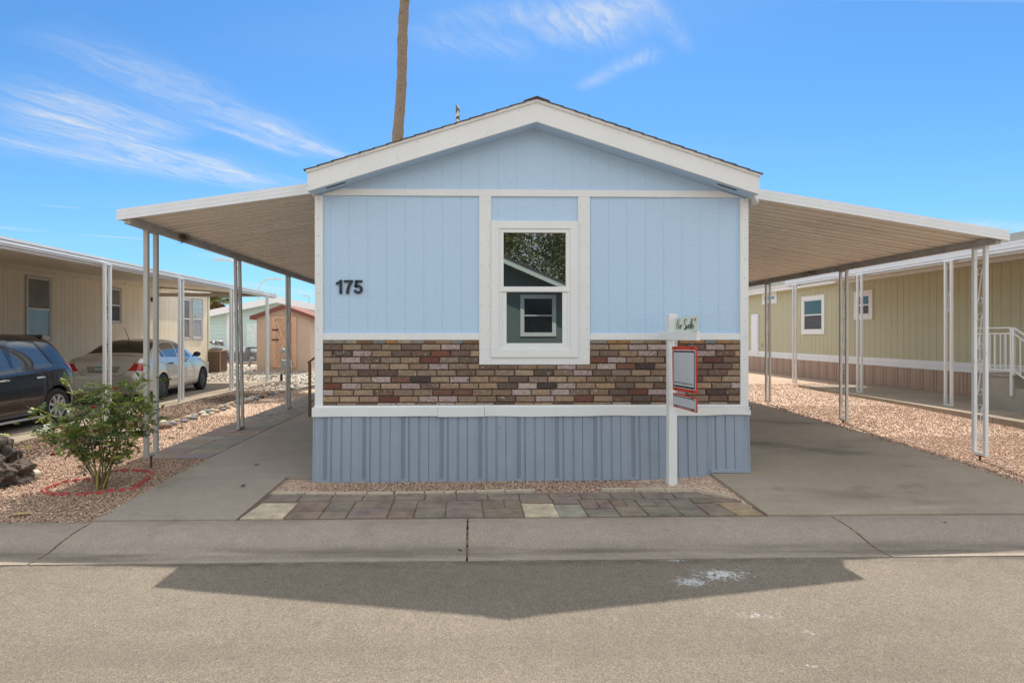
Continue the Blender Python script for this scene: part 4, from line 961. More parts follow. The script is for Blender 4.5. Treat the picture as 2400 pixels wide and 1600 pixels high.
# ================================================================ NEIGHBOURS
def att(o, root):
    o.parent = root; o.matrix_parent_inverse = Matrix.Translation(-root.location) if root.type == 'EMPTY' else Matrix(); return o
M_green = mat('olive_siding', S(184,179,148), .65, var=.03, vscale=3, fine=.03, fscale=40, bump=.03, bscale=1, stretch=(14,14,90))
M_beige = mat('beige_siding', S(228,216,194), .65, var=.04, vscale=3, fine=.03, fscale=40, dirt=(S(150,130,110), 2.5, .64, .2, .3))
M_brownskirt = mat('brown_skirting', S(168,140,120), .55, var=.06, vscale=2)
def side_window(root, X, y0, y1, z0, z1, face, mf, mg, split=.5, fw=.09, lower=None, name='window', proud=.03):
    # a window lying in a plane X = const, facing -x (face=-1) or +x (face=1)
    s = face; o1 = MB()
    a, b = X, X+s*proud
    for (ya,yb,za,zb) in ((y0,y1,z1-fw,z1),(y0,y1,z0,z0+fw),(y0,y0+fw,z0+fw,z1-fw),(y1-fw,y1,z0+fw,z1-fw)): o1.box(a,b,ya,yb,za,zb)
    wo = att(o1.build(name, mf), root)
    m2 = MB(); zs = lerp(z0+fw, z1-fw, split)
    m2.box(X, X+s*(proud-.008), y0+fw, y1-fw, zs-.018, zs+.018)
    for (ya,yb,za,zb) in ((y0+fw,y0+fw+.025,z0+fw,z1-fw),(y1-fw-.025,y1-fw,z0+fw,z1-fw),(y0+fw,y1-fw,z0+fw,z0+fw+.025),(y0+fw,y1-fw,z1-fw-.025,z1-fw)): m2.box(X, X+s*(proud-.01), ya, yb, za, zb)
    att(m2.build('sash', M_vinyl), wo)
    for (za, zb, m) in ((zs, z1-fw, mg), (z0+fw, zs, lower or mg)):
        p = MB(); x = X+s*.006; P_ = [(x,y0+fw,za),(x,y1-fw,za),(x,y1-fw,zb),(x,y0+fw,zb)]; p.poly(P_ if s > 0 else P_[::-1]); att(p.build('pane', m), wo)
    return wo
GX = 10.5
M_gg = mat('dim_side_glass', (.03,.04,.038), .04, var=.3, vscale=3, ior=1.75)
gh = empty('mobile_home', (GX, 16, .25), 'olive green mobile home with white trim and brown skirting beyond the right driveway', 'house')
mb = MB(); gz0, gz1 = .90, 3.12
def gtop(y): return 3.04 if y < 16.2 else 3.08
grooves(mb, 6, 30, GX, gz0, 3.2, .2032, .03, .009, .006, False, 'y'); att(mb.build('wall', M_green), gh)
mb = MB(); mb.box(GX+.02, GX+4.6, 6, 6.05, .25, 3.15); mb.box(GX+.02, GX+4.6, 29.95, 30, .25, 3.15); mb.box(GX+4.55, GX+4.6, 6.05, 29.95, .25, 3.15); att(mb.build('wall', M_green), gh)
mb = MB(); mb.box(GX-.03, GX+.01, 6, 30, .765, .86); mb.box(GX-.022, GX+.01, 6, 30, .864, .965); att(mb.build('belly_board', M_white), gh)
mb = MB(); y = 6.0; V = []; F = []; pts = []
pat = [(0,0),(.10,0),(.105,.012),(.13,.012),(.135,0),(.19,0),(.195,.012),(.215,.012),(.22,0),(.30,0),(.302,.008),(.31,.008),(.315,0)]
while y < 30:
    pts += [(y+d, h) for d, h in pat]; y += .405
for yy, h in pts: V += [(GX-.02+h, yy, .2), (GX-.02+h, yy, .77)]
mb.add(V, [(2*i,2*i+2,2*i+3,2*i+1) for i in range(len(pts)-1)]); att(mb.build('skirting', M_brownskirt), gh)
mb = MB(); mb.box(GX-.03, GX+.0, 6, 16.3, 3.03, 3.10); mb.box(GX-.28, GX-.25, 16.3, 30, 3.02, 3.20); mb.box(GX-.25, GX+.0, 16.3, 30, 3.03, 3.06); mb.box(GX-.32, GX-.28, 16.3, 30, 3.13, 3.21); att(mb.build('fascia', M_white), gh)
mb = MB()
for c in range(16):
    t0, t1 = c/16, (c+1.1)/16; mb.prism([(lerp(GX-.34,GX+2.3,t0),5.7,lerp(3.19,3.95,t0)+.012),(lerp(GX-.34,GX+2.3,t1),5.7,lerp(3.19,3.95,t1)),(lerp(GX-.34,GX+2.3,t1),5.7,lerp(3.19,3.95,t1)+.008),(lerp(GX-.34,GX+2.3,t0),5.7,lerp(3.19,3.95,t0)+.02)], (0,24.6,0))
mb.prism([(GX+2.3,5.7,3.955),(GX+4.9,5.7,3.2),(GX+4.9,5.7,3.18),(GX+2.3,5.7,3.93)], (0,24.6,0)); mb.prism([(GX,6.0,3.1),(GX+4.6,6.0,3.1),(GX+2.3,6.0,3.92)], (0,.05,0))
att(mb.build('roof', mat('grey_shingle', S(128,128,126), .95, var=.15, vscale=14, fine=.25, fscale=150)), gh)
def yrng(pa, pb, X): 
    a, b = atX(pa, 785, X).y, atX(pb, 785, X).y; return min(a,b), max(a,b)
def zat(px, py, X): return atX(px, py, X).z
y0, y1 = yrng(1880,1934,GX); side_window(gh, GX, y0, y1, zat(1907,783,GX), zat(1907,692.5,GX), -1, M_white, M_gg, fw=.13, lower=M_screen)
y0, y1 = yrng(2003.6,2046.7,GX); side_window(gh, GX, y0, y1, zat(2025,748.5,GX), zat(2025,681,GX), -1, M_white, M_gg, fw=.13, lower=M_screen)
y0, y1 = yrng(1788,1822,GX); side_window(gh, GX, y0, y1, zat(1805,712,GX), zat(1805,685,GX), -1, M_white, M_glass, fw=.13, split=.0)
y0, y1 = yrng(1763.5,1779,GX); mb = MB(); mb.bbox(0,1,0,1,0,1) if False else mb.box(GX-.05, GX, y0, y1, zat(1771,829,GX), zat(1771,736,GX)); mb.box(GX-.06, GX-.05, y0+.05, y1-.05, zat(1771,800,GX), zat(1771,750,GX)); mb.box(GX-.056, GX-.05, y0+.08, y1-.08, zat(1771,822,GX), zat(1771,808,GX)); att(mb.build('utility_cover', M_white_side), gh)
mb = MB(); yy = atX(1786,800,GX).y; mb.box(GX-.04, GX, yy-.04, yy+.04, zat(1786,812,GX), zat(1786,804,GX)); att(mb.build('outlet_box', M_green), gh)
# its awning
ga = awning('g', 'white carport awning of the olive home on thin white posts', GX-.01, 3.03, 8.72, 2.90, 4.5, 16.1, .15, .07, [], M_tan_metal, M_white_side, M_white_side)
mb = MB()
for (a, b, d) in ((0,.03,.012),(.03,.05,0),(.05,.10,.02),(.10,.118,.006),(.118,.152,.014)): mb.box(8.72-d-.02, 8.72+.02, 4.5, 16.1, 2.90+a, 2.90+b)
att(mb.build('gutter', M_white_side), ga)
for Y, sc in ((10.5, [(2.15,.36,1)]), (12.95, scr(.6,1)), (15.6, scr(.7,1)), (7.8, scr(.7,3))):
    post_part(ga, 8.68, Y, .262, 2.90, .135, .038, M_postw, sc, r=.04)
# landing with steps and white railing
ln = empty('entry_steps', (9.8, 10, .26), 'concrete entry landing with white metal railing against the olive home', 'steps')
mb = MB(); mb.box(9.15, 10.47, 9.7, 10.45, .2, .84); mb.box(9.15, 10.47, 9.4, 9.7, .2, .65); mb.box(9.15, 10.47, 9.1, 9.4, .2, .46); mb.box(9.13, 10.47, 9.68, 10.47, .84, .875); att(mb.build('landing', mat('painted_concrete', S(160,152,140), .9, var=.08, vscale=3, bump=.02)), ln)
mb = MB()
def rail(p, q, n, zb0, zb1, h=.80):
    p, q = Vector(p), Vector(q)
    for (dz, w_) in ((h,.028),(h-.10,.02),(.08,.02)): mb.bar(p+Vector((0,0,dz)), q+Vector((0,0,dz)), w_, .02)
    for k in range(n+1):
        a = lerp(p, q, k/n); mb.bar(a+Vector((0,0,.08 if 0 < k < n else -.35 if k == n else 0)), a+Vector((0,0,h-.10 if 0 < k < n else h)), .034 if k in (0, n) else .016)
rail((9.12,10.44,.875),(9.12,9.72,.875),7,0,0); rail((9.12,9.68,.875),(9.12,8.95,.42),6,0,0)
for k in range(1,7): 
    x = lerp(9.12, 10.44, k/7); mb.bar((x,10.46,.95),(x,10.46,1.58),.016)
mb.bar((9.12,10.46,1.675),(10.44,10.46,1.675),.028,.02); mb.bar((9.12,10.46,1.575),(10.44,10.46,1.575),.02,.02); mb.bar((9.12,10.46,.955),(10.44,10.46,.955),.02,.02)
att(mb.build('railing', M_postw), ln)

# left neighbour ------------------------------------------------------------
BX = -10.4
bh_ = empty('mobile_home', (BX, 16, .07), 'beige mobile home with vertical siding behind the two parked cars', 'house')
mb = MB()
V = []; pts = []; y = 7.0; k = 0
while y < 23.5:
    pts += [(y,0),(y+.155,0),(y+.157,.012),(y+.162,.012),(y+.164,0),(y+.255,0),(y+.257,.010),(y+.262,.010),(y+.264,0)]; y += .31
for yy, h in pts: V += [(BX-h, yy, .42), (BX-h, yy, 3.25)]
mb.add(V, [(2*i,2*i+1,2*i+3,2*i+2) for i in range(len(pts)-1)]); att(mb.build('wall', M_beige), bh_)
mb = MB(); mb.box(BX-4, BX-.02, 7, 7.05, .05, 3.2); mb.box(BX-4, BX-.02, 23.45, 23.5, .05, 3.2); mb.box(BX-4, BX-3.95, 7.05, 23.45, .05, 3.2); att(mb.build('wall', M_beige), bh_)
mb = MB(); mb.box(BX-.02, BX+.035, 7, 23.56, .04, .46); mb.box(BX, BX+.05, 7, 23.56, .44, .50); att(mb.build('skirting', mat('cream_skirting', S(222,214,200), .6, var=.06, dirt=(S(150,130,110),3,.6,.2,.3))), bh_)
mb = MB(); mb.box(BX-.01, BX+.04, 7, 19.9, 3.05, 3.14); mb.box(BX-.01, BX+.06, 7, 19.9, 3.14, 3.20); mb.box(BX-.03, BX+.12, 19.9, 23.7, 3.10, 3.22); att(mb.build('fascia', mat('cream_trim', S(216,206,188), .55, var=.05, dirt=(S(120,90,66), 8, .60, .1, .7), stretch=(1,.5,2))), bh_)
mb = MB(); mb.box(BX-.03, BX+.012, 23.5, 23.54, .4, 3.12); att(mb.build('corner_trim', mat('green_corner', S(120,140,92), .6)), bh_)
mb = MB(); mb.prism([(BX+.1,6.8,3.18),(BX-2,6.8,3.42),(BX-4.1,6.8,3.18)], (0,17,0)); att(mb.build('roof', M_white_side), bh_)
M_alu = mat('dull_aluminium', S(178,174,168), .45, metal=.2, var=.12, dirt=(S(110,84,60), 20, .6, .1, .7))
M_blind = mat('grey_screen', S(118,116,112), .6, var=.15, vscale=3)
y0, y1 = yrng(59,119.5,BX); side_window(bh_, BX, y0, y1, zat(90,801,BX), zat(90,647.5,BX), 1, M_alu, M_blind, fw=.05, lower=mat('pale_curtained_pane', S(122,130,142), .08, var=.25, vscale=3, ior=1.6, stretch=(1,6,.4)))
y0, y1 = yrng(241,283,BX); side_window(bh_, BX, y0, y1, zat(262,757.5,BX), zat(262,672.5,BX), 1, M_alu, M_blind, fw=.05, lower=M_screen)
y0, y1 = yrng(421,446,BX); side_window(bh_, BX, y0, y1, zat(434,796,BX), zat(434,698,BX), 1, M_alu, M_blind, fw=.06, lower=M_blind)
y0, y1 = yrng(449,474.5,BX); side_window(bh_, BX, y0, y1, zat(462,796,BX), zat(462,700,BX), 1, M_alu, mat('striped_blind_pane', S(170,178,180), .1, var=.3, vscale=9, ior=1.6, stretch=(1,.3,3)), fw=.08, lower=M_curtain)
mb = MB(); pw = atX(355.5,702,BX); mb.lathe([(.0,.12),(.05,.11),(.07,.05),(.075,0)], (BX,pw.y,pw.z), 'x', 12); att(mb.build('wall_lamp', M_rust), bh_)
ba = empty('carport_awning', (0,0,0), 'low white carport awning of the beige home over the parked cars', 'awning')
mb = MB(); V = []; F = []; pts = []; y = 4.6
while y < 19.85:
    pts += [(y,0),(y+.07,0),(y+.075,.01),(y+.085,.01),(y+.09,0)]; y += .10
for yy, h in pts: V += [(BX+.02,yy,3.17+h),(-6.52,yy,2.84+h)]
mb.add(V, [(2*i,2*i+1,2*i+3,2*i+2) for i in range(len(pts)-1)]); att(mb.build('roof_panel', mat('cream_pan', S(222,213,198), .5, var=.05)), ba)
M_gutter_stripe = mat('grey_gutter_groove', S(120,124,126), .5, var=.1)  # groove strips in a darker grey than the gutter
mb = MB()
for (a, b, d, mi) in ((0,.012,.02,0),(.012,.024,-.004,1),(.024,.062,.022,0),(.062,.078,-.006,1),(.078,.118,.02,0)): mb.mi = mi; mb.box(-6.54, -6.50+d, 4.6, 19.9, 2.80+a+.0, 2.80+b)
att(mb.build('gutter', [M_white_side, M_gutter_stripe]), ba)
mb = MB(); mb.box(BX+.02, -6.54, 19.84, 19.90, 2.83, 2.95); mb.prism([(BX+.02,19.84,3.10),(-6.54,19.84,2.82),(-6.54,19.84,2.90),(BX+.02,19.84,3.2)], (0,.06,0)); att(mb.build('end_beam', M_beam), ba)
mb = MB(); mb.box(-6.42,-6.36,4.6,19.8,2.74,2.80) if False else mb.box(-6.60,-6.545,4.6,19.8,2.76,2.83); att(mb.build('beam', M_white_side), ba)
for Y in (7.7, 10.55, 13.2, 15.95, 18.7): post_part(ba, -6.42, Y, .075, 2.80, .15, .045, M_postw, scr(.5,4,.62,.46), r=.045)

# hatchback / sedan builder ---------------------------------------------------
def cut(bm, cand, poly, ax):
    i, j = ax; n = len(poly); area = sum(poly[k][0]*poly[(k+1)%n][1]-poly[(k+1)%n][0]*poly[k][1] for k in range(n))
    if area < 0: poly = poly[::-1]
    for k in range(n):
        a, b = poly[k], poly[(k+1)%n]; no = [0,0,0]; no[i] = b[1]-a[1]; no[j] = -(b[0]-a[0]); co = [0,0,0]; co[i] = a[0]; co[j] = a[1]
        no = Vector(no).normalized(); co = Vector(co); cand = [f for f in cand if f.is_valid]
        ge = set(cand); es = {e for f in cand for e in f.edges}; vs = {v for f in cand for v in f.verts}
        res = bmesh.ops.bisect_plane(bm, geom=list(ge)+list(es)+list(vs), plane_co=co, plane_no=no, dist=1e-6)
        fs = [f for f in res['geom'] if isinstance(f, bmesh.types.BMFace)]
        cand = [f for f in fs if f.is_valid and (f.calc_center_median()-co).dot(no) < 0]
    return cand
def car_body(st, sub_=2):
    """st: list of (x, half width, z bottom, z belt, z top, half width at roof edge)"""
    V = []; F = []
    def sec(x, wd, zb, zs, zt, wt):
        h = zs-zb
        return [(0,zb),(wd*.80,zb),(wd*.95,zb+.03*min(1,h)),(wd*.985,zb+.16*h),(wd,zb+.45*h),(wd*.992,zb+.72*h),(wd*.965,zb+.93*h),(lerp(wd*.93,wt,.12),zs+.02*min(1,(zt-zs)*4)),
                (lerp(wd*.93,wt,.5),lerp(zs,zt,.5)),(lerp(wd*.93,wt,.90),lerp(zs,zt,.86)),(wt*.90,zt-.012),(wt*.55,zt+.012),(0,zt+.02)]
    secs = [[(x, y, z) for y, z in sec(x, wd, zb, zs, zt, wt)] for (x, wd, zb, zs, zt, wt) in st]
    m = len(secs[0]); ring = []
    for s_ in secs: ring.append(s_ + [(x,-y,z) for x,y,z in s_[-2:0:-1]])
    n = len(ring[0])
    for r_ in ring: V += r_
    for i in range(len(ring)-1):
        for k in range(n): F.append((i*n+k, (i+1)*n+k, (i+1)*n+(k+1)%n, i*n+(k+1)%n))
    for base, rev in ((0, False), ((len(ring)-1)*n, True)):
        # close the ends with bands of quads, mirrored halves
        for k in range(m-1):
            a, b = k, k+1; a2, b2 = (n-k) % n, (n-k-1) % n
            q = [base+a, base+b, base+b2, base+a2]; q = list(dict.fromkeys(q))
            if len(q) >= 3: F.append(tuple(q if not rev else q[::-1]))
    me = bpy.data.meshes.new('t'); me.from_pydata(V, [], F); me.validate(); o = bpy.data.objects.new('t', me); COL.objects.link(o)
    md = o.modifiers.new('s', 'SUBSURF'); md.levels = sub_; md.render_levels = sub_
    dg = C.evaluated_depsgraph_get(); me2 = bpy.data.meshes.new_from_object(o.evaluated_get(dg)); bpy.data.objects.remove(o); bpy.data.meshes.remove(me)
    bm = bmesh.new(); bm.from_mesh(me2); bpy.data.meshes.remove(me2); bmesh.ops.recalc_face_normals(bm, faces=bm.faces); return bm
def split_off(bm, faces, name, m, root, inset=0):
    fs = [f for f in faces if f.is_valid]; 
    if not fs: print('EMPTY PART', name); return None
    nb = bmesh.new(); mp_ = {}
    for f in fs:
        vs = []
        for v in f.verts:
            if v not in mp_: mp_[v] = nb.verts.new(v.co - v.normal*inset)
            vs.append(mp_[v])
        try: nb.faces.new(vs)
        except ValueError: pass
    bmesh.ops.delete(bm, geom=fs, context='FACES')
    me = bpy.data.meshes.new(name); nb.to_mesh(me); nb.free(); me.materials.append(m); me.polygons.foreach_set('use_smooth', [True]*len(me.polygons))
    o = bpy.data.objects.new(name, me); COL.objects.link(o); o.parent = root; return o
def side_faces(bm, s, x0, x1, z0, z1):
    return [f for f in bm.faces if s*f.calc_center_median().y > .3 and x0 < f.calc_center_median().x < x1 and z0 < f.calc_center_median().z < z1]
M_rubber = mat('tyre_rubber', (.018,.018,.018), .75, var=.2, vscale=20)
def wheel(root, x, y, r, wd, spokes, m_rim, name='wheel'):
    s = 1 if y > 0 else -1; mb = MB(); rr = r*.66
    mb.lathe([(rr,-wd/2),(r*.93,-wd/2),(r,-wd/2+.03),(r,wd/2-.03),(r*.96,wd/2-.008),(r*.90,wd/2),(rr+.01,wd/2),(rr,wd/2-.01)] if s > 0 else [(rr,wd/2),(r*.93,wd/2),(r,wd/2-.03),(r,-wd/2+.03),(r*.96,-wd/2+.008),(r*.90,-wd/2),(rr+.01,-wd/2),(rr,-wd/2+.01)], (0,0,0), 'y', 40)
    w_ = mb.build(name, M_black, smooth=True); w_.data.materials[0] = M_rubber; w_.location = (x,y,r); w_.parent = root
    mb = MB(); o = s*wd/2
    mb.lathe([(rr,o-s*.004),(rr*.93,o-s*.004),(rr*.90,o-s*.03),(rr*.88,o-s*.09),(0,o-s*.10)], (0,0,0), 'y', 40)
    if spokes:
        for k in range(spokes):
            a = 2*math.pi*k/spokes+.3; d = Vector((math.cos(a),0,math.sin(a))); t = Vector((-d.z,0,d.x))
            A = d*rr*.12; B = d*rr*.93; w0, w1 = rr*.12, rr*.13
            yo, yi = o-s*.012, o-s*.035
            mb.add([A-t*w0+Vector((0,yo,0)),A+t*w0+Vector((0,yo,0)),B+t*w1+Vector((0,o-s*.006,0)),B-t*w1+Vector((0,o-s*.006,0)),A-t*w0+Vector((0,yi,0)),A+t*w0+Vector((0,yi,0)),B+t*w1+Vector((0,yi,0)),B-t*w1+Vector((0,yi,0))],[(0,1,2,3),(4,7,6,5),(0,4,5,1),(1,5,6,2),(2,6,7,3),(3,7,4,0)])
        mb.lathe([(0,o-s*.006),(rr*.20,o-s*.010),(rr*.24,o-s*.03)], (0,0,0), 'y', 20)
        rim = mb.build('rim', m_rim); dk = MB(); dk.lathe([(0,o-s*.06),(rr*.9,o-s*.06)], (0,0,0), 'y', 24); b_ = dk.build('brake_disc', M_dark); b_.parent = w_
    else:
        mb.lathe([(rr*.55,o-s*.02),(rr*.50,o-s*.01),(rr*.22,o-s*.015),(rr*.2,o-s*.002),(0,o-s*.002)], (0,0,0), 'y', 24)
        mb.lathe([(rr*.86,o-s*.03),(rr*.78,o-s*.012),(rr*.62,o-s*.014),(rr*.55,o-s*.03)], (0,0,0), 'y', 32)
        for k in range(8):
            a = 2*math.pi*k/8; mb.lathe([(.0,o-s*.008),(.022,o-s*.011)], (math.cos(a)*rr*.70,0,math.sin(a)*rr*.70), 'y', 8)
        rim = mb.build('rim', m_rim, smooth=False)
    rim.parent = w_; return w_
def arch(bm, root, x, r, W, name='wheel_well'):
    for s in (1,-1):
        poly = [(x+r*math.cos(a), .31+r*math.sin(a)) for a in [2*math.pi*k/20 for k in range(20)]]
        fs = cut(bm, [f for f in bm.faces if s*f.calc_center_median().y > W*.70 and abs(f.calc_center_median().x-x) < r+.25 and f.calc_center_median().z < .9], poly, (0,2))
        bmesh.ops.delete(bm, geom=[f for f in fs if f.is_valid], context='FACES')
        mb = MB(); n = 16; V = []
        for k in range(n+1):
            a = math.pi*k/n; 
            for yy in (W*.45*s, W*.985*s): V.append((x+(r+.004)*math.cos(a), yy, .31+(r+.004)*math.sin(a)))
        mb.add(V, [(2*k,2*k+1,2*k+3,2*k+2) for k in range(n)])
        mb.add([(x,W*.45*s,.31)]+[(x+(r+.004)*math.cos(math.pi*k/n),W*.45*s,.31+(r+.004)*math.sin(math.pi*k/n)) for k in range(n+1)], [(0,k+1,k+2) for k in range(n)])
        o = mb.build(name, M_dark); o.parent = root
def seam(bm, s, poly_pts, w_=.008, mi=1, ax=(0,2)):
    for a, b in zip(poly_pts, poly_pts[1:]):
        a, b = Vector(a), Vector(b); d = (b-a).normalized(); p = Vector((-d.y, d.x))*w_/2; a2, b2 = a-d*w_*.5, b+d*w_*.5
        q = [tuple(a2+p), tuple(a2-p), tuple(b2-p), tuple(b2+p)]
        x0, x1 = min(v[0] for v in q)-.25, max(v[0] for v in q)+.25; z0, z1 = min(v[1] for v in q)-.25, max(v[1] for v in q)+.25
        if ax == (0,2): cand = side_faces(bm, s, x0, x1, z0, z1)
        else: cand = [f for f in bm.faces if f.calc_center_median().x < 1.2 and x0 < f.calc_center_median().y < x1 and z0 < f.calc_center_median().z < z1]
        for f in cut(bm, cand, q, ax): f.material_index = mi
def finish_body(bm, name, mats, root):
    me = bpy.data.meshes.new(name); bm.to_mesh(me); bm.free()
    for m in mats: me.materials.append(m)
    me.polygons.foreach_set('use_smooth', [True]*len(me.polygons)); o = bpy.data.objects.new(name, me); COL.objects.link(o); o.parent = root; return o
def carpaint(name, col, metal, rough=.28):
    m = mat(name, col, rough, metal, var=.03, vscale=2, coat=1.0); return m
M_silver = carpaint('silver_beige_paint', S(204,199,190), .55, .38)
M_navy = carpaint('near_black_paint', (.008,.008,.011), .1, .25)
M_carglass = mat('tinted_car_glass', (.012,.012,.013), .02, var=0, ior=1.9)
M_carglass_c = mat('clear_side_glass', (.06,.064,.064), .015, var=0, ior=2.1)
M_tail = mat('tail_lamp_red', (.42,.012,.012), .12, var=.15, vscale=30, coat=1)
M_tailw = mat('tail_lamp_clear', S(215,205,205), .15, var=.1, coat=1)
M_steel = mat('black_steel_wheel', (.035,.035,.037), .45, var=.1)
M_alloy = mat('silver_alloy', S(200,202,205), .3, metal=.6, var=.04)
M_chrome = mat('chrome', (.7,.7,.7), .12, metal=1, var=0)
# --- sedan, facing away (local +x forward)
sed = empty('parked_sedan', (-7.76, 12.57, .078), 'silver beige four door sedan parked tail-out with tinted rear window and red tail lamps', 'car', R(95), 'cars parked beside the beige home')
S_ = [(0,.60,.36,.50,.60,.50),(.015,.72,.27,.55,.68,.60),(.06,.79,.22,.68,.755,.66),(.10,.815,.20,.86,.965,.70),(.17,.825,.19,.93,1.035,.70),(.40,.84,.18,.955,1.055,.70),(.62,.845,.18,.965,1.075,.69),(.80,.848,.18,.965,1.17,.645),(1.10,.85,.18,.96,1.335,.60),(1.40,.85,.18,.955,1.405,.54),(1.9,.85,.18,.945,1.43,.53),(2.4,.85,.18,.935,1.415,.54),(2.75,.85,.18,.925,1.31,.61),(3.10,.845,.18,.91,1.10,.66),(3.35,.84,.18,.90,.985,.70),(3.7,.83,.18,.86,.94,.68),(4.1,.80,.18,.78,.86,.62),(4.35,.74,.20,.66,.74,.56),(4.47,.64,.26,.55,.62,.48),(4.50,.5,.34,.48,.54,.38)]
bm = car_body(S_, 2)
for wx in (1.04, 3.64): arch(bm, sed, wx, .345, .85)
for s in (1,-1):
    top = lambda x: 0
    rear_q = [(1.20,.985),(1.45,.975),(1.50,1.02),(1.38,1.30),(1.30,1.285),(1.02,1.09)]
    for poly, nm, m in (([(1.10,1.005),(1.36,.995),(1.22,1.20),(1.16,1.15)], 'window', M_carglass_c), ([(1.40,.993),(2.05,.972),(2.12,1.33),(1.62,1.335),(1.36,1.29),(1.26,1.22)], 'window', M_carglass_c), ([(2.12,.970),(2.92,.95),(2.78,1.07),(2.55,1.24),(2.36,1.315),(2.18,1.33)], 'window', M_carglass_c)):
        fs = cut(bm, side_faces(bm, s, .7, 3.3, .8, 1.6), poly, (0,2)); split_off(bm, fs, nm, m, sed, .004)
    seam(bm, s, [(2.09,.25),(2.08,.97)]); seam(bm, s, [(1.30,.72),(1.36,.985)]); seam(bm, s, [(1.30,.72),(1.42,.42),(1.44,.26),(2.98,.26),(3.05,.5),(3.02,.93)]); 
    seam(bm, s, [(1.46,.50),(3.0,.49)], .03, 2)
    for hx in (1.48, 2.28): mb = MB(); mb.tube([(hx-.09,s*.845,.845),(hx-.04,s*.875,.85),(hx+.05,s*.875,.85),(hx+.09,s*.845,.845)], .016, 8); mb.build('door_handle', M_black).parent = sed
    mb = MB(); mb.T = Matrix.Translation((2.86,s*.95,1.02)) @ Matrix.Diagonal((.055,.10,.07,1)); b_ = blob(1, 3, (1,1,1), .05, 1, 2); b_.verts.ensure_lookup_table(); mb.add([v.co.copy() for v in b_.verts], [[v.index for v in f.verts] for f in b_.faces]); b_.free(); mb.T = None; mb.bar((2.84,s*.84,.97),(2.86,s*.92,1.0),.04); mb.build('side_mirror', M_black, smooth=True).parent = sed
top_f = lambda x0, x1: [f for f in bm.faces if x0 < f.calc_center_median().x < x1 and f.calc_center_median().z > .95 and abs(f.calc_center_median().y) < .75]
fs = cut(bm, top_f(.4,1.6), [(.67,-.66),(.67,.66),(1.28,.56),(1.28,-.56)], (0,1)); split_off(bm, fs, 'rear_window', M_carglass, sed, .003)
fs = cut(bm, top_f(2.3,3.5), [(2.50,-.55),(2.50,.55),(3.27,.66),(3.27,-.66)], (0,1)); split_off(bm, fs, 'windshield', M_carglass, sed, .003)
rear_f = lambda: [f for f in bm.faces if f.calc_center_median().x < .75 and f.calc_center_median().z > .45]
for s in (1,-1):
    fs = cut(bm, [f for f in rear_f() if s*f.calc_center_median().y > .3 and f.calc_center_median().x < .38], [(s*.50,.735),(s*.63,.90),(s*.95,.90),(s*.95,.735)], (1,2)); split_off(bm, fs, 'tail_light', M_tail, sed, -.004)
    fs = cut(bm, [f for f in rear_f() if s*f.calc_center_median().y > .3 and f.calc_center_median().x < .30], [(s*.47,.69),(s*.50,.733),(s*.95,.733),(s*.95,.69)], (1,2)); split_off(bm, fs, 'reversing_lamp', M_tailw, sed, -.004)
seam(bm, 1, [(-.665,.985),(-.60,.86),(-.50,.72),(-.42,.66),(-.3,.635),(.3,.635),(.42,.66),(.50,.72),(.60,.86),(.665,.985)], .010, 1, (1,2))
for f in cut(bm, [f for f in rear_f() if f.calc_center_median().x < .3], [(-.30,.70),(-.35,.84),(.35,.84),(.30,.70)], (1,2)): f.material_index = 3  # plate recess stays flat; its shade is painted as a darker silver
mb = MB(); mb.box(0,1,0,1,0,1) if False else None
finish_body(bm, 'body', [M_silver, M_dark, M_chrome, mat('silver_recess_shade', S(150,145,136), .35, .5)], sed)
mb = MB(); mb.box(.045,.052,-.155,.155,.70,.83); pl_ = mb.build('licence_plate', mat('plate_white', S(214,220,216), .5, var=.06)); pl_.parent = sed
mb = MB(); mb.box(.043,.0449,-.155,.155,.80,.83); mb.build('plate_top_band', mat('plate_teal', S(96,168,170), .5)).parent = pl_
mb = MB(); mb.add([(.0440,.155,.70),(.0440,-.155,.70),(.0440,-.155,.708),(.0440,-.05,.722),(.0440,.02,.712),(.0440,.09,.726),(.0440,.155,.71)], [tuple(range(7))]); mb.build('plate_mountains', mat('plate_purple', S(84,50,120), .5)).parent = pl_
me = text_mesh('CGL46', 1, 0, .01); xs_ = [v.co.x for v in me.vertices]; ys_ = [v.co.y for v in me.vertices]
for v in me.vertices: v.co = Vector((.0425, lerp(.125,-.085,(v.co.x-min(xs_))/(max(xs_)-min(xs_))), lerp(.727,.793,(v.co.y-min(ys_))/(max(ys_)-min(ys_)))))
me.materials.clear(); me.materials.append(M_num); o = bpy.data.objects.new('lettering', me); COL.objects.link(o); o.parent = pl_
mb = MB()
for k in range(3):
    a = R(90+120*k); c_ = Vector((.088, .30*0, .905)); d = Vector((-.0,math.cos(a),math.sin(a))); t = Vector((0,-d.z,d.y)); P_ = [c_+d*.004, c_+d*.026+t*.014, c_+d*.050, c_+d*.026-t*.014]; mb.prism([p+Vector((-.012+(p.z-.9)*.3,0,0)) for p in P_], (.01,0,0))
mb.build('emblem', M_chrome).parent = sed
mb = MB(); mb.tube([(1.45,.12,1.435),(1.20,.10,1.70)], .006, 5); mb.lathe([(.02,-.005),(.01,.02)], (1.45,.12,1.43), 'z', 8); mb.build('antenna', M_black).parent = sed
mb = MB(); mb.tube([(.04,-.50,.25),(.25,-.50,.26)], .028, 10); mb.build('exhaust_pipe', M_dark).parent = sed
for wx in (1.04, 3.64):
    for s in (1,-1): wheel(sed, wx, s*.755, .305, .19, 0, M_steel)
mb = MB(); mb.box(.35,4.2,-.68,.68,.17,.35); mb.build('underbody', M_dark).parent = sed
sed.scale = (.965,.965,.965)

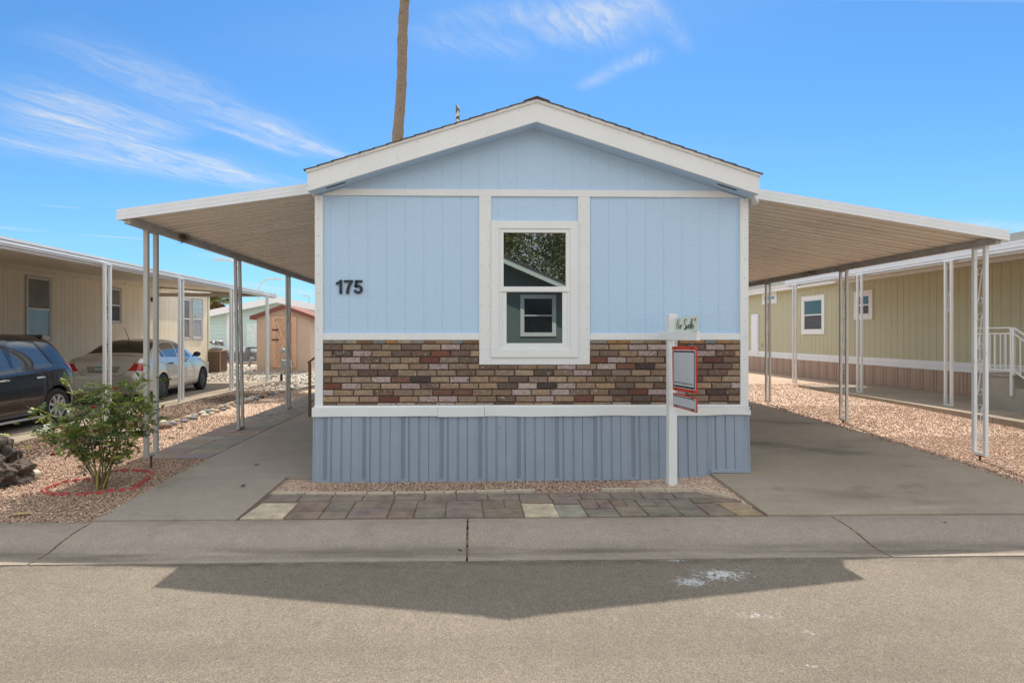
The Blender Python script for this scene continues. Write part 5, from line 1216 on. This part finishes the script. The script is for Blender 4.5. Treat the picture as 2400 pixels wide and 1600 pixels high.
# --- hatchback, facing the street (local +x forward -> world -y)
hat = empty('parked_hatchback', (-7.75, 10.62, .072), 'near-black hatchback with silver alloy wheels parked nose towards the street', 'car', R(-90), 'cars parked beside the beige home')
Hs = [(0,.55,.36,.52,.62,.45),(.02,.68,.26,.60,.72,.55),(.06,.75,.21,.80,.92,.60),(.12,.79,.19,.93,1.05,.62),(.20,.81,.18,.97,1.20,.60),(.32,.825,.18,.985,1.36,.575),(.46,.83,.18,.985,1.45,.57),(.75,.832,.18,.965,1.485,.53),(1.2,.833,.18,.94,1.50,.52),(1.8,.833,.18,.91,1.50,.53),(2.3,.833,.18,.885,1.44,.60),(2.65,.83,.18,.87,1.25,.63),(2.95,.825,.18,.855,1.02,.68),(3.2,.815,.18,.82,.92,.68),(3.5,.78,.19,.74,.82,.62),(3.68,.70,.22,.62,.70,.55),(3.78,.58,.28,.52,.60,.42),(3.80,.45,.36,.48,.54,.32)]
bm = car_body(Hs, 2)
for wx in (.58, 3.03): arch(bm, hat, wx, .335, .833)
for s in (1,-1):
    for poly in ([(.62,1.00),(1.33,.955),(1.42,1.00),(1.36,1.36),(1.05,1.385),(.80,1.33)], [(1.46,.955),(2.45,.905),(2.28,1.10),(1.98,1.30),(1.70,1.365),(1.50,1.37)]):
        fs = cut(bm, side_faces(bm, s, .3, 2.8, .7, 1.6), poly, (0,2)); split_off(bm, fs, 'window', M_carglass_c, hat, .004)
    seam(bm, s, [(1.40,.25),(1.42,.95)]); seam(bm, s, [(.60,.99),(.74,.78),(.84,.60),(.98,.40),(1.0,.26),(2.45,.26),(2.55,.5),(2.5,.88)]); seam(bm, s, [(.37,1.0),(.60,1.02)], .006)
    seam(bm, s, [(.60,1.005),(.80,1.36),(1.05,1.41),(1.62,1.40),(1.95,1.34),(2.3,1.12),(2.52,.91)], .018)
    seam(bm, s, [(.9,.225),(2.6,.225)], .012, 2)
    for hx in (.98, 1.72): mb = MB(); mb.tube([(hx-.09,s*.828,.795-.0),(hx-.05,s*.858,.80),(hx+.05,s*.858,.80),(hx+.09,s*.828,.795)], .017, 8); mb.build('door_handle', M_chrome, smooth=True).parent = hat
    fs = cut(bm, [f for f in bm.faces if s*f.calc_center_median().y > .45 and f.calc_center_median().x < .55 and .6 < f.calc_center_median().z < 1.2], [(-.1,.80),(.10,.78),(.20,.85),(.33,1.00),(.20,1.02),(-.1,.98)], (0,2)); split_off(bm, fs, 'tail_light', M_tail, hat, -.006)
    mb = MB(); mb.box(.98, 2.62, s*.80, s*.842, .155, .185); mb.build('side_sill', mat('sill_silver', S(190,192,196), .3, metal=.4)).parent = hat
ring_ = [(.42+.055*math.cos(2*math.pi*k/16), .83+.055*math.sin(2*math.pi*k/16)) for k in range(17)]
for a, b in zip(ring_, ring_[1:]): seam(bm, 1, [a, b], .005)
fs = cut(bm, [f for f in bm.faces if f.calc_center_median().x < .5 and f.calc_center_median().z > 1.0 and abs(f.calc_center_median().y) < .65], [(-.56,1.08),(-.47,1.36),(.47,1.36),(.56,1.08)], (1,2)); split_off(bm, fs, 'rear_window', M_carglass, hat, .003)
fs = cut(bm, [f for f in bm.faces if 1.8 < f.calc_center_median().x < 3.2 and f.calc_center_median().z > .9 and abs(f.calc_center_median().y) < .75], [(2.10,-.54),(2.10,.54),(2.93,.64),(2.93,-.64)], (0,1)); split_off(bm, fs, 'windshield', M_carglass, hat, .003)
finish_body(bm, 'body', [M_navy, M_dark, M_chrome], hat)
mb = MB(); mb.T = None; mb.add([(.24,-.50,1.425),(.24,.50,1.425),(.24,.50,1.445),(.24,-.50,1.445),(.55,-.55,1.43),(.55,.55,1.43),(.55,.55,1.487),(.55,-.55,1.487)],[(0,1,2,3),(4,7,6,5),(0,4,5,1),(1,5,6,2),(2,6,7,3),(3,7,4,0)]); mb.build('roof_spoiler', M_navy, bevel=.008).parent = hat
mb = MB(); mb.tube([(1.9,0,1.51),(1.72,.02,1.66)], .006, 5); mb.build('antenna', M_black).parent = hat
for wx in (.58, 3.03):
    for s in (1,-1): wheel(hat, wx, s*.735, .295, .18, 8, M_alloy)
mb = MB(); mb.box(.30,3.5,-.66,.66,.16,.34); mb.build('underbody', M_dark).parent = hat

# ================================================================ BACKGROUND
# tan stucco shed
shed = empty('garden_shed', (-7.6, 24.2, .07), 'tan stucco shed with red-brown roof edge and weathered cross-braced door', 'shed')
M_stucco = mat('tan_stucco', S(200,173,152), .95, var=.05, vscale=3, fine=.06, fscale=30, bump=.08, bscale=24)
sx0, sx1, sy0 = -8.66, -6.52, 24.0; pk = atY(665,722,sy0)
mb = MB(); ez = atY(606,742,sy0).z
mb.prism([(sx0,sy0,.05),(sx1,sy0,.05),(sx1,sy0,ez),(pk.x,sy0,pk.z),(sx0,sy0,ez)], (0,2.4,0)); att(mb.build('wall', M_stucco), shed)
mb = MB(); ov = .22
for sgn, xe in ((-1, sx0-ov), (1, sx1+ov)):
    mb.prism([(xe,sy0-.18,ez-.12),(pk.x,sy0-.18,pk.z+.0),(pk.x,sy0-.18,pk.z+.14),(xe,sy0-.18,ez+.02)], (0,2.8,0))
att(mb.build('roof', mat('red_brown_roof', S(128,76,64), .8, var=.12)), shed)
d0, d1 = atY(641,861,sy0), atY(692,741,sy0)
M_oldwood = mat('peeling_door_paint', S(205,165,135), .9, var=.08, dirt=(S(96,66,48), 26, .57, .05, .85), stretch=(1,1,.7))
mb = MB(); mb.box(d0.x, d1.x, sy0-.02, sy0, d0.z, d1.z); dr = att(mb.build('door', M_oldwood), shed)
mb = MB(); w_ = .11; y_ = sy0-.045
mb.box(d0.x-.06,d0.x+w_,y_,sy0-.02,d0.z,d1.z); mb.box(d1.x-w_,d1.x+.06,y_,sy0-.02,d0.z,d1.z); mb.box(d0.x+w_,d1.x-w_,y_,sy0-.02,d1.z-w_,d1.z); mb.box(d0.x+w_,d1.x-w_,y_,sy0-.02,d0.z,d0.z+w_)
mb.bar((d0.x+w_,y_+.01,d1.z-w_),(d1.x-w_,y_+.01,d0.z+w_),.09,.02, up=Vector((0,1,0))); mb.bar((d0.x+w_,y_+.008,d0.z+w_),(d1.x-w_,y_+.008,d1.z-w_),.09,.02, up=Vector((0,1,0)))
o = mb.build('door_brace', mat('door_trim_tan', S(212,170,140), .9, var=.08, dirt=(S(120,84,62), 9, .62, .1, .6))); o.parent = dr
mb = MB()
for z in (d1.z-.55, d1.z-.95): mb.box(d0.x-.05,d0.x+.22,y_-.01,y_,z-.03,z+.03)
o = mb.build('door_hardware', M_rust); o.parent = dr
# mint green home far behind
mh = empty('mobile_home', (-11, 34, .1), 'pale mint green home with horizontal lap siding and white rake boards behind the shed', 'house')
M_mint = mat('mint_lap_siding', S(186,208,204), .7, var=.03)
my = 34.0; X0m, X1m = atY(480,800,my).x, atY(860,800,my).x; pkm = atY(655,706,my); zeL = atY(489,742,my).z
def zrm(x): return lerp(zeL, pkm.z, (x-X0m)/(pkm.x-X0m)) if x < pkm.x else lerp(pkm.z, zeL, (x-pkm.x)/(2*pkm.x-X0m-pkm.x))
mb = MB(); X1m = 2*pkm.x-X0m; z = .55
mb.prism([(X0m,my+.02,.5),(X1m,my+.02,.5),(X1m,my+.02,zeL),(pkm.x,my+.02,pkm.z),(X0m,my+.02,zeL)], (0,12,0))
while z < pkm.z-.2:
    xa = X0m if z < zeL else lerp(X0m, pkm.x, (z-zeL)/(pkm.z-zeL)); xb = X1m if z < zeL else lerp(X1m, pkm.x, (z-zeL)/(pkm.z-zeL))
    mb.add([(xa,my-.03,z),(xb,my-.03,z),(xb,my,z+.205),(xa,my,z+.205),(xa,my+.02,z),(xb,my+.02,z)], [(0,1,2,3),(0,4,5,1)]); z += .205
att(mb.build('wall', M_mint), mh)
mb = MB(); 
for (a, b) in ((X0m-.35,pkm.x),(pkm.x,X1m+.35)): mb.prism([(a,my-.5,zrm(a)-.10),(b,my-.5,zrm(b)-.10),(b,my-.5,zrm(b)+.26),(a,my-.5,zrm(a)+.26)], (0,.05,0)); mb.prism([(a,my-.45,zrm(a)+.2),(b,my-.45,zrm(b)+.2),(b,my-.45,zrm(b)+.24),(a,my-.45,zrm(a)+.24)], (0,13,0))
att(mb.build('roof', M_white_side), mh)
mb = MB(); mb.box(X0m-.02,X1m,my-.05,my,.62,.86); mb.box(X0m+1.25,X0m+1.42,my-.05,my,.86,zeL+.2); att(mb.build('trim_board', M_white_side), mh)
mb = MB(); mb.box(X0m,X1m,my-.02,my+.02,.0,.62); att(mb.build('skirting', mat('grey_base', S(130,128,130), .7, var=.08)), mh)
mb = MB(); q0, q1 = atY(579,816,my), atY(603,758,my); mb.box(q0.x,q1.x,my-.05,my-.03,q0.z,q1.z); dd = att(mb.build('door', mat('pale_door', S(206,220,218), .5)), mh)
# things in the pebble yard
def ac_unit(name, label, loc, sx, sy, sz):
    r_ = empty(name, loc, label, 'air conditioner'); mb = MB(); n = int(sz/.05)
    for k in range(n):
        z = .04+k*(sz-.08)/n; mb.box(-sx/2,sx/2,-sy/2,sy/2,z,z+(sz-.08)/n*.6); 
    mb.box(-sx/2+.02,sx/2-.02,-sy/2+.02,sy/2-.02,.02,sz-.02)
    mb.build('louvred_case', mat('brown_ac_metal', S(108,84,66), .6, var=.15, dirt=(S(60,44,34),6,.55,.2,.5))).parent = r_
    mb = MB(); mb.box(-sx/2-.01,sx/2+.01,-sy/2-.01,sy/2+.01,sz-.05,sz); mb.box(-sx/2-.01,-sx/2+.02,-sy/2-.01,-sy/2+.02,0,sz-.05); mb.box(sx/2-.02,sx/2+.01,-sy/2-.01,-sy/2+.02,0,sz-.05); mb.build('frame', mat('tan_ac_frame', S(150,124,100), .6)).parent = r_
    mb = MB(); mb.lathe([(.05,sz),(min(sx,sy)*.4,sz),(min(sx,sy)*.4,sz+.03),(.0,sz+.05)], (0,0,0), 'z', 16); mb.build('fan_guard', M_dark).parent = r_
    return r_
pa = gnd(500,872,.08); ac_unit('air_conditioner', 'brown louvred air conditioner beside the far corner of the beige home', (pa.x-.1, pa.y+.3, .08), .78, .7, atY(500,821,pa.y).z-.08)
pa = gnd(539,843,.08); ac_unit('air_conditioner', 'small dark air conditioner against the grey base of the mint home', (pa.x, min(pa.y,33.3), .06), .62, .5, .75)
bb = MB(); 
for k in range(14): bb.T = Matrix.Translation((random.gauss(0,.18), random.gauss(0,.12), random.uniform(0,.2))); b_ = blob(.10, k, (1,.8,.6), .5, 2, 1); bb.add([v.co.copy() for v in b_.verts], [[v.index for v in f.verts] for f in b_.faces]); b_.free()
bb.T = None; o = bb.build('crumpled_tarp', mat('grey_tarp', S(120,122,126), .4, var=.5, vscale=8)); pt = atY(497,808,25.0); o.location = (pt.x, 25.0, pt.z-.05); tag(o, 'crumpled grey tarp heaped on top of the brown air conditioner', 'tarp')
# gas meter
gm = empty('gas_meter', (*gnd(664,893,.08)[:2], .08), 'grey gas meter on pipes in front of the shed door', 'gas meter')
M_gas = mat('gas_meter_grey', S(170,178,178), .45, var=.08, dirt=(S(100,90,80),9,.6,.1,.4))
mb = MB(); mb.tube([(-.06,0,-.05),(-.06,0,.85),(0,0,.92),(.06,0,.85)], .022, 8); mb.tube([(.16,0,-.05),(.16,0,.5)], .02, 8); mb.build('pipe', M_gas).parent = gm
mb = MB(); mb.bbox(-.04,.24,-.10,.08,.38,.68,.03); mb.lathe([(.0,-.13),(.07,-.13),(.08,-.10)], (.10,0,.53), 'y', 16); mb.build('meter_body', M_gas, bevel=.02).parent = gm
mb = MB(); mb.lathe([(0,-.06),(.07,-.05),(.095,0),(.07,.05),(0,.06)], (-.02,0,.96), 'y', 16); mb.tube([(-.02,0,.9),(-.02,0,1.08)], .03, 8); mb.build('regulator', M_gas, smooth=True).parent = gm
mb = MB(); mb.tube([(-.06,0,.02),(-.06,0,.22)], .04, 8); mb.build('valve', M_black).parent = gm
o = bmobj('river_rock', blob(.13, 71, (1,.8,.5), .15, 1.2, 2), M_river[0], (*gnd(643,881,.1)[:2], .10)); tag(o, 'lone tan rock on the grey pebbles between the shed and the white post', 'rock')
# spotlights
for i, (px, py, lb) in enumerate(((528,846,'small black garden spotlight near the dark air conditioner'), (537,848,'second low black garden spotlight right of the first one'))):
    p = gnd(px, py+4, .08); r_ = MB(); r_.tube([(0,0,0),(0,0,.3)], .02, 6); r_.tube([(-.08,0,.33),(.1,0,.38)], [.05,.07], 10); o = r_.build('garden_spotlight', M_black); o.location = (p.x,p.y,.05); tag(o, lb, 'spotlight', 'garden spotlights')
p = gnd(583,858,.08); r_ = MB(); r_.tube([(0,0,-.02),(.16,0,.42)], [.05,.10], 12); o = r_.build('leaning_pipe_lamp', mat('dull_grey_metal', S(120,118,116), .5, metal=.3)); o.location = (p.x,p.y,.07); tag(o, 'grey cone shaped yard lamp leaning over on the pebbles', 'lamp')
me_ = MB(); p = atY(581,843,33.7); me_.box(-.12,.12,-.1,.05,.3,.75); me_.tube([(0,0,0),(0,0,.3)], .03, 6); o = me_.build('meter_box', mat('meter_box_grey', S(110,110,112), .6)); o.location = (p.x,33.7,.06); tag(o, 'small grey meter box standing at the base of the mint home', 'meter')
wl_ = MB(); wl_.box(-12,-3,30.5,30.7,.0,.16); o = wl_.build('low_kerb', M_conc); tag(o, 'low pale concrete kerb at the back of the pebble yard', 'kerb')
# brown stair railing and steps by the left side of the house
st_ = empty('side_steps', (-2.2, 10.9, .08), 'brown wooden side steps with brown iron handrail beyond the left house corner', 'steps')
M_brn = mat('brown_iron', S(118,92,66), .6, var=.12); M_wood = mat('brown_step_wood', S(128,98,70), .8, var=.2, stretch=(1,6,6))
b0 = gnd(726,976,.078); bx, by = b0.x, b0.y; top = atY(723,850,by)
mb = MB(); rx = bx+.95
mb.bar((bx,by,.08),(bx,by,top.z),.045,.045); mb.bar((rx,by,.5),(rx,by,top.z+.75),.045,.045); mb.bar((bx-.03,by,top.z),(rx,by,top.z+.75),.06,.03); mb.bar((bx,by,top.z-.72),(rx,by,top.z+.03),.03,.02)
for k in range(1,9):
    t = k/9; x = lerp(bx,rx,t); zb_, zt_ = lerp(top.z-.72,top.z+.03,t), lerp(top.z,top.z+.75,t); mb.bar((x,by,zb_),(x,by,zt_),.014); mb.lathe([(.007,-.05),(.02,-.02),(.012,0),(.02,.02),(.007,.05)], (x,by,lerp(zb_,zt_,.5)), 'z', 6)
att(mb.build('handrail', M_brn), st_)
mb = MB()
for k in range(4): mb.box(bx+.22+.25*k, -1.68, by+.06, by+1.0, .08 if k == 3 else .08+.17*k, .08+.17*(k+1))
att(mb.build('step', M_wood), st_)

# lamps, palms
def street_lamp(label, px, ytop_, Y, pxh, yh, arm=1):
    p = atY(px, ytop_, Y); h = atY(pxh, yh, Y); r_ = empty('street_lamp', (p.x, Y, 0), label, 'street lamp', group='street lamps beyond the homes'); ml = mat('lamp_grey', S(190,192,190), .5)
    mb = MB(); n = 8; dx = h.x-p.x; ht = h.z
    path = [(0,0,-.3),(0,0,p.z)] + [(dx*.85*(1-math.cos(R(90*k/n))), 0, p.z+(ht-p.z)*math.sin(R(90*k/n))) for k in range(1,n+1)]; mb.tube(path, .062 if Y < 60 else .08, 8); mb.build('pole', ml).parent = r_
    mb = MB(); s = 1 if dx > 0 else -1; mb.box(dx*.80, dx*.80+s*1.0, -.15, .15, ht-.06, ht+.05); mb.box(dx*.80+s*.4,dx*.80+s*.5,-.04,.04,ht+.05,ht+.22); mb.build('lamp_head', ml, bevel=.03).parent = r_
street_lamp('curved arm street lamp whose pole rises behind the mint home roof', 606, 680, 48, 640, 654)
street_lamp('street lamp with head pointing left behind the second awning post', 560, 640, 42, 528, 609)
street_lamp('tiny distant street lamp near the blue home\'s left corner', 725, 702, 100, 720, 693)
M_trunk = mat('palm_trunk', S(132,118,101), .95, var=.2, vscale=6, fine=.3, fscale=30, bump=.3, bscale=6, stretch=(1.5,1.5,9), dirt=(S(84,64,50), 2.6, .55, .12, .7))
M_frond = mat('palm_frond', attr=True, rough=.5, transl=.25, var=.1)
def palm(label, base, top, rad, crown_r, nf=34, skirt=20, sz=1.0, cat='palm tree'):
    b, t = Vector(base), Vector(top); r_ = empty('palm_tree', b, label, cat, group=None); mb = MB(); n = 60; path = []; rr = []
    for k in range(n+1):
        q = lerp(b, t, k/n)-b; q.x += .03*math.sin(k*.35)*sz; path.append(q); rr.append(rad*(1.12-.2*k/n)*(1+.05*math.sin(k*1.9)+random.uniform(-.05,.05)))
    mb.tube(path, rr, 18); mb.build('trunk', M_trunk, smooth=True).parent = r_
    mb = MB(); tp = t-b
    for k in range(nf+skirt):
        dead = k >= nf; az_ = random.uniform(0,6.28); el = random.uniform(-.2,1.2) if not dead else random.uniform(-1.45,-.8); L_ = crown_r*random.uniform(.8,1.1)*(.8 if dead else 1)
        d = Vector((math.cos(az_)*math.cos(el), math.sin(az_)*math.cos(el), math.sin(el))); mb.col = S(*random.choice([(150,156,100),(130,142,84),(168,164,110)]), .9) if not dead else S(*random.choice([(150,122,88),(130,104,74)]))
        hub = tp+d*L_*.45; mb.bar(tp, hub, .03*sz)
        side = d.cross(Vector((0,0,1))).normalized(); up = side.cross(d)
        for j in range(18):
            a = R(lerp(-85,85,j/17)); v = (d*math.cos(a)+side*math.sin(a)).normalized(); tip = hub+v*L_*.6*random.uniform(.85,1.05)+Vector((0,0,-abs(math.sin(a))*.12*L_-.08*L_)); w__ = side*.02*sz*math.cos(a)+d*.02*sz*math.sin(a)
            mid = hub+v*L_*.35; mb.add([hub, mid+w__*2, tip, mid-w__*2], [(0,1,2,3)])
    mb.build('crown', M_frond).parent = r_
tb = atY(928,330,26); tt = atY(948,0,26); dirv = (tt-tb); base = tb - dirv*(tb.z/dirv.z); topp = tt+dirv*.35
palm('very tall bare palm trunk rising behind the left side of the blue roof', (base.x+.2,26,0), (topp.x,26,topp.z), .232, 1.5)
pp = atY(508,700,62); palm('small distant fan palm beyond the far corner of the beige home', (pp.x,62,0), (pp.x,62,atY(508,702,62).z), .28, 2.1, 70, 30, 2.2)

# ================================================================ ROSE BUSH
M_leaf = mat('rose_leaf', attr=True, rough=.45, transl=.28, var=.1, vscale=50)
M_stem = mat('rose_stem', attr=True, rough=.6, var=.15, vscale=30)
bc = gnd(237.5,1138,.05)
rb = empty('rose_bush', (bc.x, bc.y, .04), 'leafy rose bush with thin yellow-green canes inside the red brick ring', 'bush')
stems = MB(); lv = MB(); fl = MB(); rnd = random.Random(5)
def leafquad(mb, p, d, s, nrm, col):
    side = d.cross(nrm).normalized(); mb.col = col; up = side.cross(d).normalized()
    mb.add([p, p+d*s*.35+side*s*.33+up*s*.05, p+d*s*.78+side*s*.24+up*s*.03, p+d*s, p+d*s*.78-side*s*.24+up*s*.03, p+d*s*.35-side*s*.33+up*s*.05], [(0,1,2,3),(0,3,4,5)])
def comp_leaf(p, d, sc):
    n = Vector((rnd.gauss(0,.5), rnd.gauss(0,.5), 1)).normalized(); side = d.cross(n).normalized(); L_ = .075*sc
    h = rnd.random(); col = S(*( (120,134,56) if h < .35 else (86,108,48) if h < .6 else (150,158,70) if h < .85 else (64,88,42) ), rnd.uniform(.75,1.15)); col = tuple(c*.95 for c in col)
    stems.col = S(110,120,60); stems.bar(p, p+d*L_, .0016)
    for k, t in enumerate((.35,.7)):
        for s in (1,-1): leafquad(lv, p+d*L_*t, (d*.45+side*s).normalized(), .040*sc*rnd.uniform(.8,1.15), n, col)
    leafquad(lv, p+d*L_*.95, d, .047*sc, n, col)
canes = [(.02,.06,.97,0,.011),(.46,-.05,.80,0,.009),(-.52,-.05,.72,1,.008),(-.34,.12,.93,1,.008),(-.12,.18,.90,2,.007),(.26,.14,.99,2,.009),(.34,.25,.72,2,.007),(-.55,.10,.50,2,.007),(.12,-.18,.72,2,.006),(-.22,-.22,.62,2,.006),(.48,.12,.60,2,.006),(-.08,.25,.66,2,.006),(.40,-.10,1.00,2,.008),(-.42,.0,.60,2,.007),(.18,.0,.92,2,.006)]
for (tx, ty, tz, ck, rr) in canes:
    stems.col = S(*((150,140,70),(120,110,70),(110,96,68))[ck]); P_ = []; b0_ = Vector((rnd.gauss(0,.02), rnd.gauss(0,.02), -.02)); t_ = Vector((tx,ty,tz))
    for k in range(9):
        u = k/8; q = lerp(b0_, t_, u); q.z += .10*math.sin(u*3.14)*(1 if abs(tx) > .3 else .2); q += Vector((rnd.gauss(0,.008), rnd.gauss(0,.008), 0)); P_.append(q)
    stems.tube(P_, [lerp(rr, rr*.35, k/8) for k in range(9)], 6)
    for k in range(2,9):
        for _ in range(2 if k > 3 else 1):
            d = Vector((rnd.gauss(0,1), rnd.gauss(0,1), rnd.gauss(.35,.5))).normalized(); L_ = rnd.uniform(.07,.22); e = P_[k]+d*L_
            if e.z < .12: continue
            stems.tube([P_[k], P_[k]+d*L_*.5+Vector((0,0,.01)), e], [.0032,.0026,.0018], 5)
            for j in range(rnd.randint(2,5)):
                u = rnd.uniform(.25,1.05); q = lerp(P_[k], e, u); dd_ = (d*.4+Vector((rnd.gauss(0,1), rnd.gauss(0,1), rnd.gauss(.15,.5)))).normalized(); comp_leaf(q, dd_, rnd.uniform(.7,1.15))
for (cx_, cz_, n_, r_x, r_z) in ((-.30,.80,36,.10,.12),(.30,.92,48,.12,.12),(.42,.72,46,.12,.15),(-.02,.90,28,.10,.10),(-.45,.55,50,.13,.10),(-.18,.50,60,.2,.12),(.18,.58,70,.18,.14),(.05,.36,30,.16,.08),(-.42,.66,20,.10,.06)):
    for _ in range(int(n_*.6)):
        q = Vector((cx_+rnd.gauss(0,r_x), rnd.gauss(.02,.13), cz_+rnd.gauss(0,r_z))); q.z = max(q.z,.14); comp_leaf(q, Vector((rnd.gauss(0,1), rnd.gauss(0,1), rnd.gauss(.1,.5))).normalized(), rnd.uniform(.75,1.1))
stems.build('cane', M_stem).parent = rb; lv.build('foliage', M_leaf).parent = rb
M_bloom = mat('faded_rose', S(176,84,74), .7, var=.3, vscale=40, transl=.2)
for (x, y, z) in ((.17,-.05,.98),(-.02,-.1,.80),(-.46,-.02,.32),(-.30,-.1,.60),(.05,.1,.7)):
    fl = MB()
    for k in range(16):
        d = Vector((rnd.gauss(0,1), rnd.gauss(0,1), abs(rnd.gauss(.4,.6)))).normalized(); leafquad(fl, Vector((x,y,z)), d, .03, Vector((rnd.gauss(0,1),rnd.gauss(0,1),.5)).normalized(), (1,1,1))
    fl.build('bloom', M_bloom).parent = rb
fl = MB()
for k in range(70): 
    d = Vector((rnd.gauss(0,1), rnd.gauss(0,1), rnd.gauss(0,1))).normalized(); leafquad(fl, Vector((-.17+rnd.gauss(0,.09), rnd.gauss(-.1,.06), .45+rnd.gauss(0,.06))), d, .035, Vector((rnd.gauss(0,1),rnd.gauss(0,1),.5)).normalized(), (1,1,1))
fl.build('withered_leaves', mat('withered_leaf', S(132,108,84), .9, var=.25, vscale=30)).parent = rb

# ================================================================ ACROSS THE STREET (seen mirrored in the windows)
ah = empty('house_across_street', (-.6, -5, 0), 'dark grey-green gabled home with mint trim, seen reflected in the front window', 'house')
def ref(px, py, Y):   # point on plane Y behind the camera whose mirror image in the front wall falls at this pixel
    p = atY(px, py, 2*YF - Y); return Vector((p.x, Y, p.z))
AY = -5.0; f0, f1 = ref(1180.6,603,AY), ref(1325,666,AY); sl = (f1.z-f0.z)/(f1.x-f0.x); pkx = -.5; pkz = f0.z+sl*(pkx-f0.x); ex = f1.x+.55; ez_ = pkz+sl*(ex-pkx); exl = 2*pkx-ex
M_agn = mat('dark_green_siding', S(104,122,118), .7, var=.04); M_mtrim = mat('mint_white_trim', S(214,228,220), .6, var=.03)
mb = MB(); mb.prism([(exl+.3,AY-.7,0),(ex-.3,AY-.7,0),(ex-.3,AY-.7,ez_),(pkx,AY-.7,pkz),(exl+.3,AY-.7,ez_)], (0,-9,0)); att(mb.build('wall', M_agn), ah)
mb = MB(); th = .17
for (a, b) in ((exl,pkx),(pkx,ex)): za, zb_ = (pkz+sl*abs(a-pkx), pkz+sl*abs(b-pkx)); mb.prism([(a,AY,za-th),(b,AY,zb_-th),(b,AY,zb_),(a,AY,za)], (0,-.04,0))
att(mb.build('fascia', M_mtrim), ah)
mb = MB()
for (a, b) in ((exl,pkx),(pkx,ex)): za, zb_ = (pkz+sl*abs(a-pkx), pkz+sl*abs(b-pkx)); mb.prism([(a,AY+.03,za+.0),(b,AY+.03,zb_+.0),(b,AY+.03,zb_+.05),(a,AY+.03,za+.05)], (0,-10.2,0))
att(mb.build('roof', M_shingle), ah)
q0, q1 = ref(1219.5,788,AY-.68), ref(1303,690.7,AY-.68); tw = .12
mb = MB(); y_ = AY-.7
for a, b, c_, d in ((q0.x,q1.x,q1.z-tw,q1.z),(q0.x,q1.x,q0.z,q0.z+tw),(q0.x,q0.x+tw,q0.z+tw,q1.z-tw),(q1.x-tw,q1.x,q0.z+tw,q1.z-tw),(q0.x+tw,q1.x-tw,(q0.z+q1.z)/2-.02,(q0.z+q1.z)/2+.02)): mb.box(a,b,y_,y_+.04,c_,d)
wo = att(mb.build('window', M_mtrim), ah); mb = MB(); mb.poly([(q1.x-tw,y_+.01,q0.z+tw),(q0.x+tw,y_+.01,q0.z+tw),(q0.x+tw,y_+.01,q1.z-tw),(q1.x-tw,y_+.01,q1.z-tw)]); o = mb.build('pane', mat('dark_pane', (.01,.01,.012), .1, var=0)); o.parent = wo
M_tleaf = mat('tree_leaf', attr=True, rough=.6, var=.1, vscale=3)
M_bark = mat('tree_bark', S(96,80,64), .95, var=.2)
def tree(label, x, y, h, r, seed, n=26000):
    rg = np.random.default_rng(seed); r_ = empty('pine_tree', (x,y,0), label, 'tree', group='trees behind the house across the street'); mb = MB(); mb.tube([(0,0,-.1),(.1,0,h*.4),(0,.1,h*.85)], [.22,.16,.05], 10)
    for k in range(8): a = rg.uniform(0,6.28); z = rg.uniform(.35,.75)*h; mb.tube([(0,0,z),(math.cos(a)*r*.7,math.sin(a)*r*.7,z+r*.3)], [.07,.02], 6)
    mb.build('trunk', M_bark).parent = r_
    nc = 46; cc = np.stack([rg.normal(0,r*.5,nc), rg.normal(0,r*.5,nc), rg.uniform(h*.38,h*.93,nc)],1); cs = rg.uniform(.5,1.0,nc)*r*.42; idx = rg.integers(0,nc,n)
    P_ = cc[idx]+rg.normal(0,1,(n,3))*cs[idx][:,None]*np.array([.75,.75,.5]); d = rg.normal(0,1,(n,3)); d /= np.linalg.norm(d,axis=1)[:,None]; e = rg.normal(0,1,(n,3)); e -= (e*d).sum(1)[:,None]*d; e /= np.linalg.norm(e,axis=1)[:,None]
    s = rg.uniform(.045,.10,n)[:,None]; V = np.stack([P_-d*s, P_+e*s*.5, P_+d*s, P_-e*s*.5],1).reshape(-1,3)
    me = bpy.data.meshes.new('crown'); me.from_pydata(V.tolist(), [], (np.arange(n*4).reshape(-1,4)).tolist()); at = me.color_attributes.new('col','FLOAT_COLOR','POINT')
    pal = np.array([S(108,118,54),S(86,98,46),S(130,134,66),S(66,78,40)]); c_ = pal[(idx+rg.integers(0,2,n))%4]*rg.uniform(.7,1.2,(n,1)); q = np.ones((n,4,4)); q[:,:,:3] = c_[:,None,:]; at.data.foreach_set('color', q.ravel()); me.materials.append(M_tleaf)
    o = bpy.data.objects.new('crown', me); COL.objects.link(o); o.parent = r_
tree('bushy tree behind the house across the street, left in its window reflection', 1.0, -17, 8.2, 3.0, 1)
tree('bushy tree behind the house across the street, middle of the reflection', 5.2, -18, 8.0, 3.0, 2)
tree('bushy tree behind the house across the street, right of the reflection', 9.5, -17, 9.5, 3.4, 3, 22000)
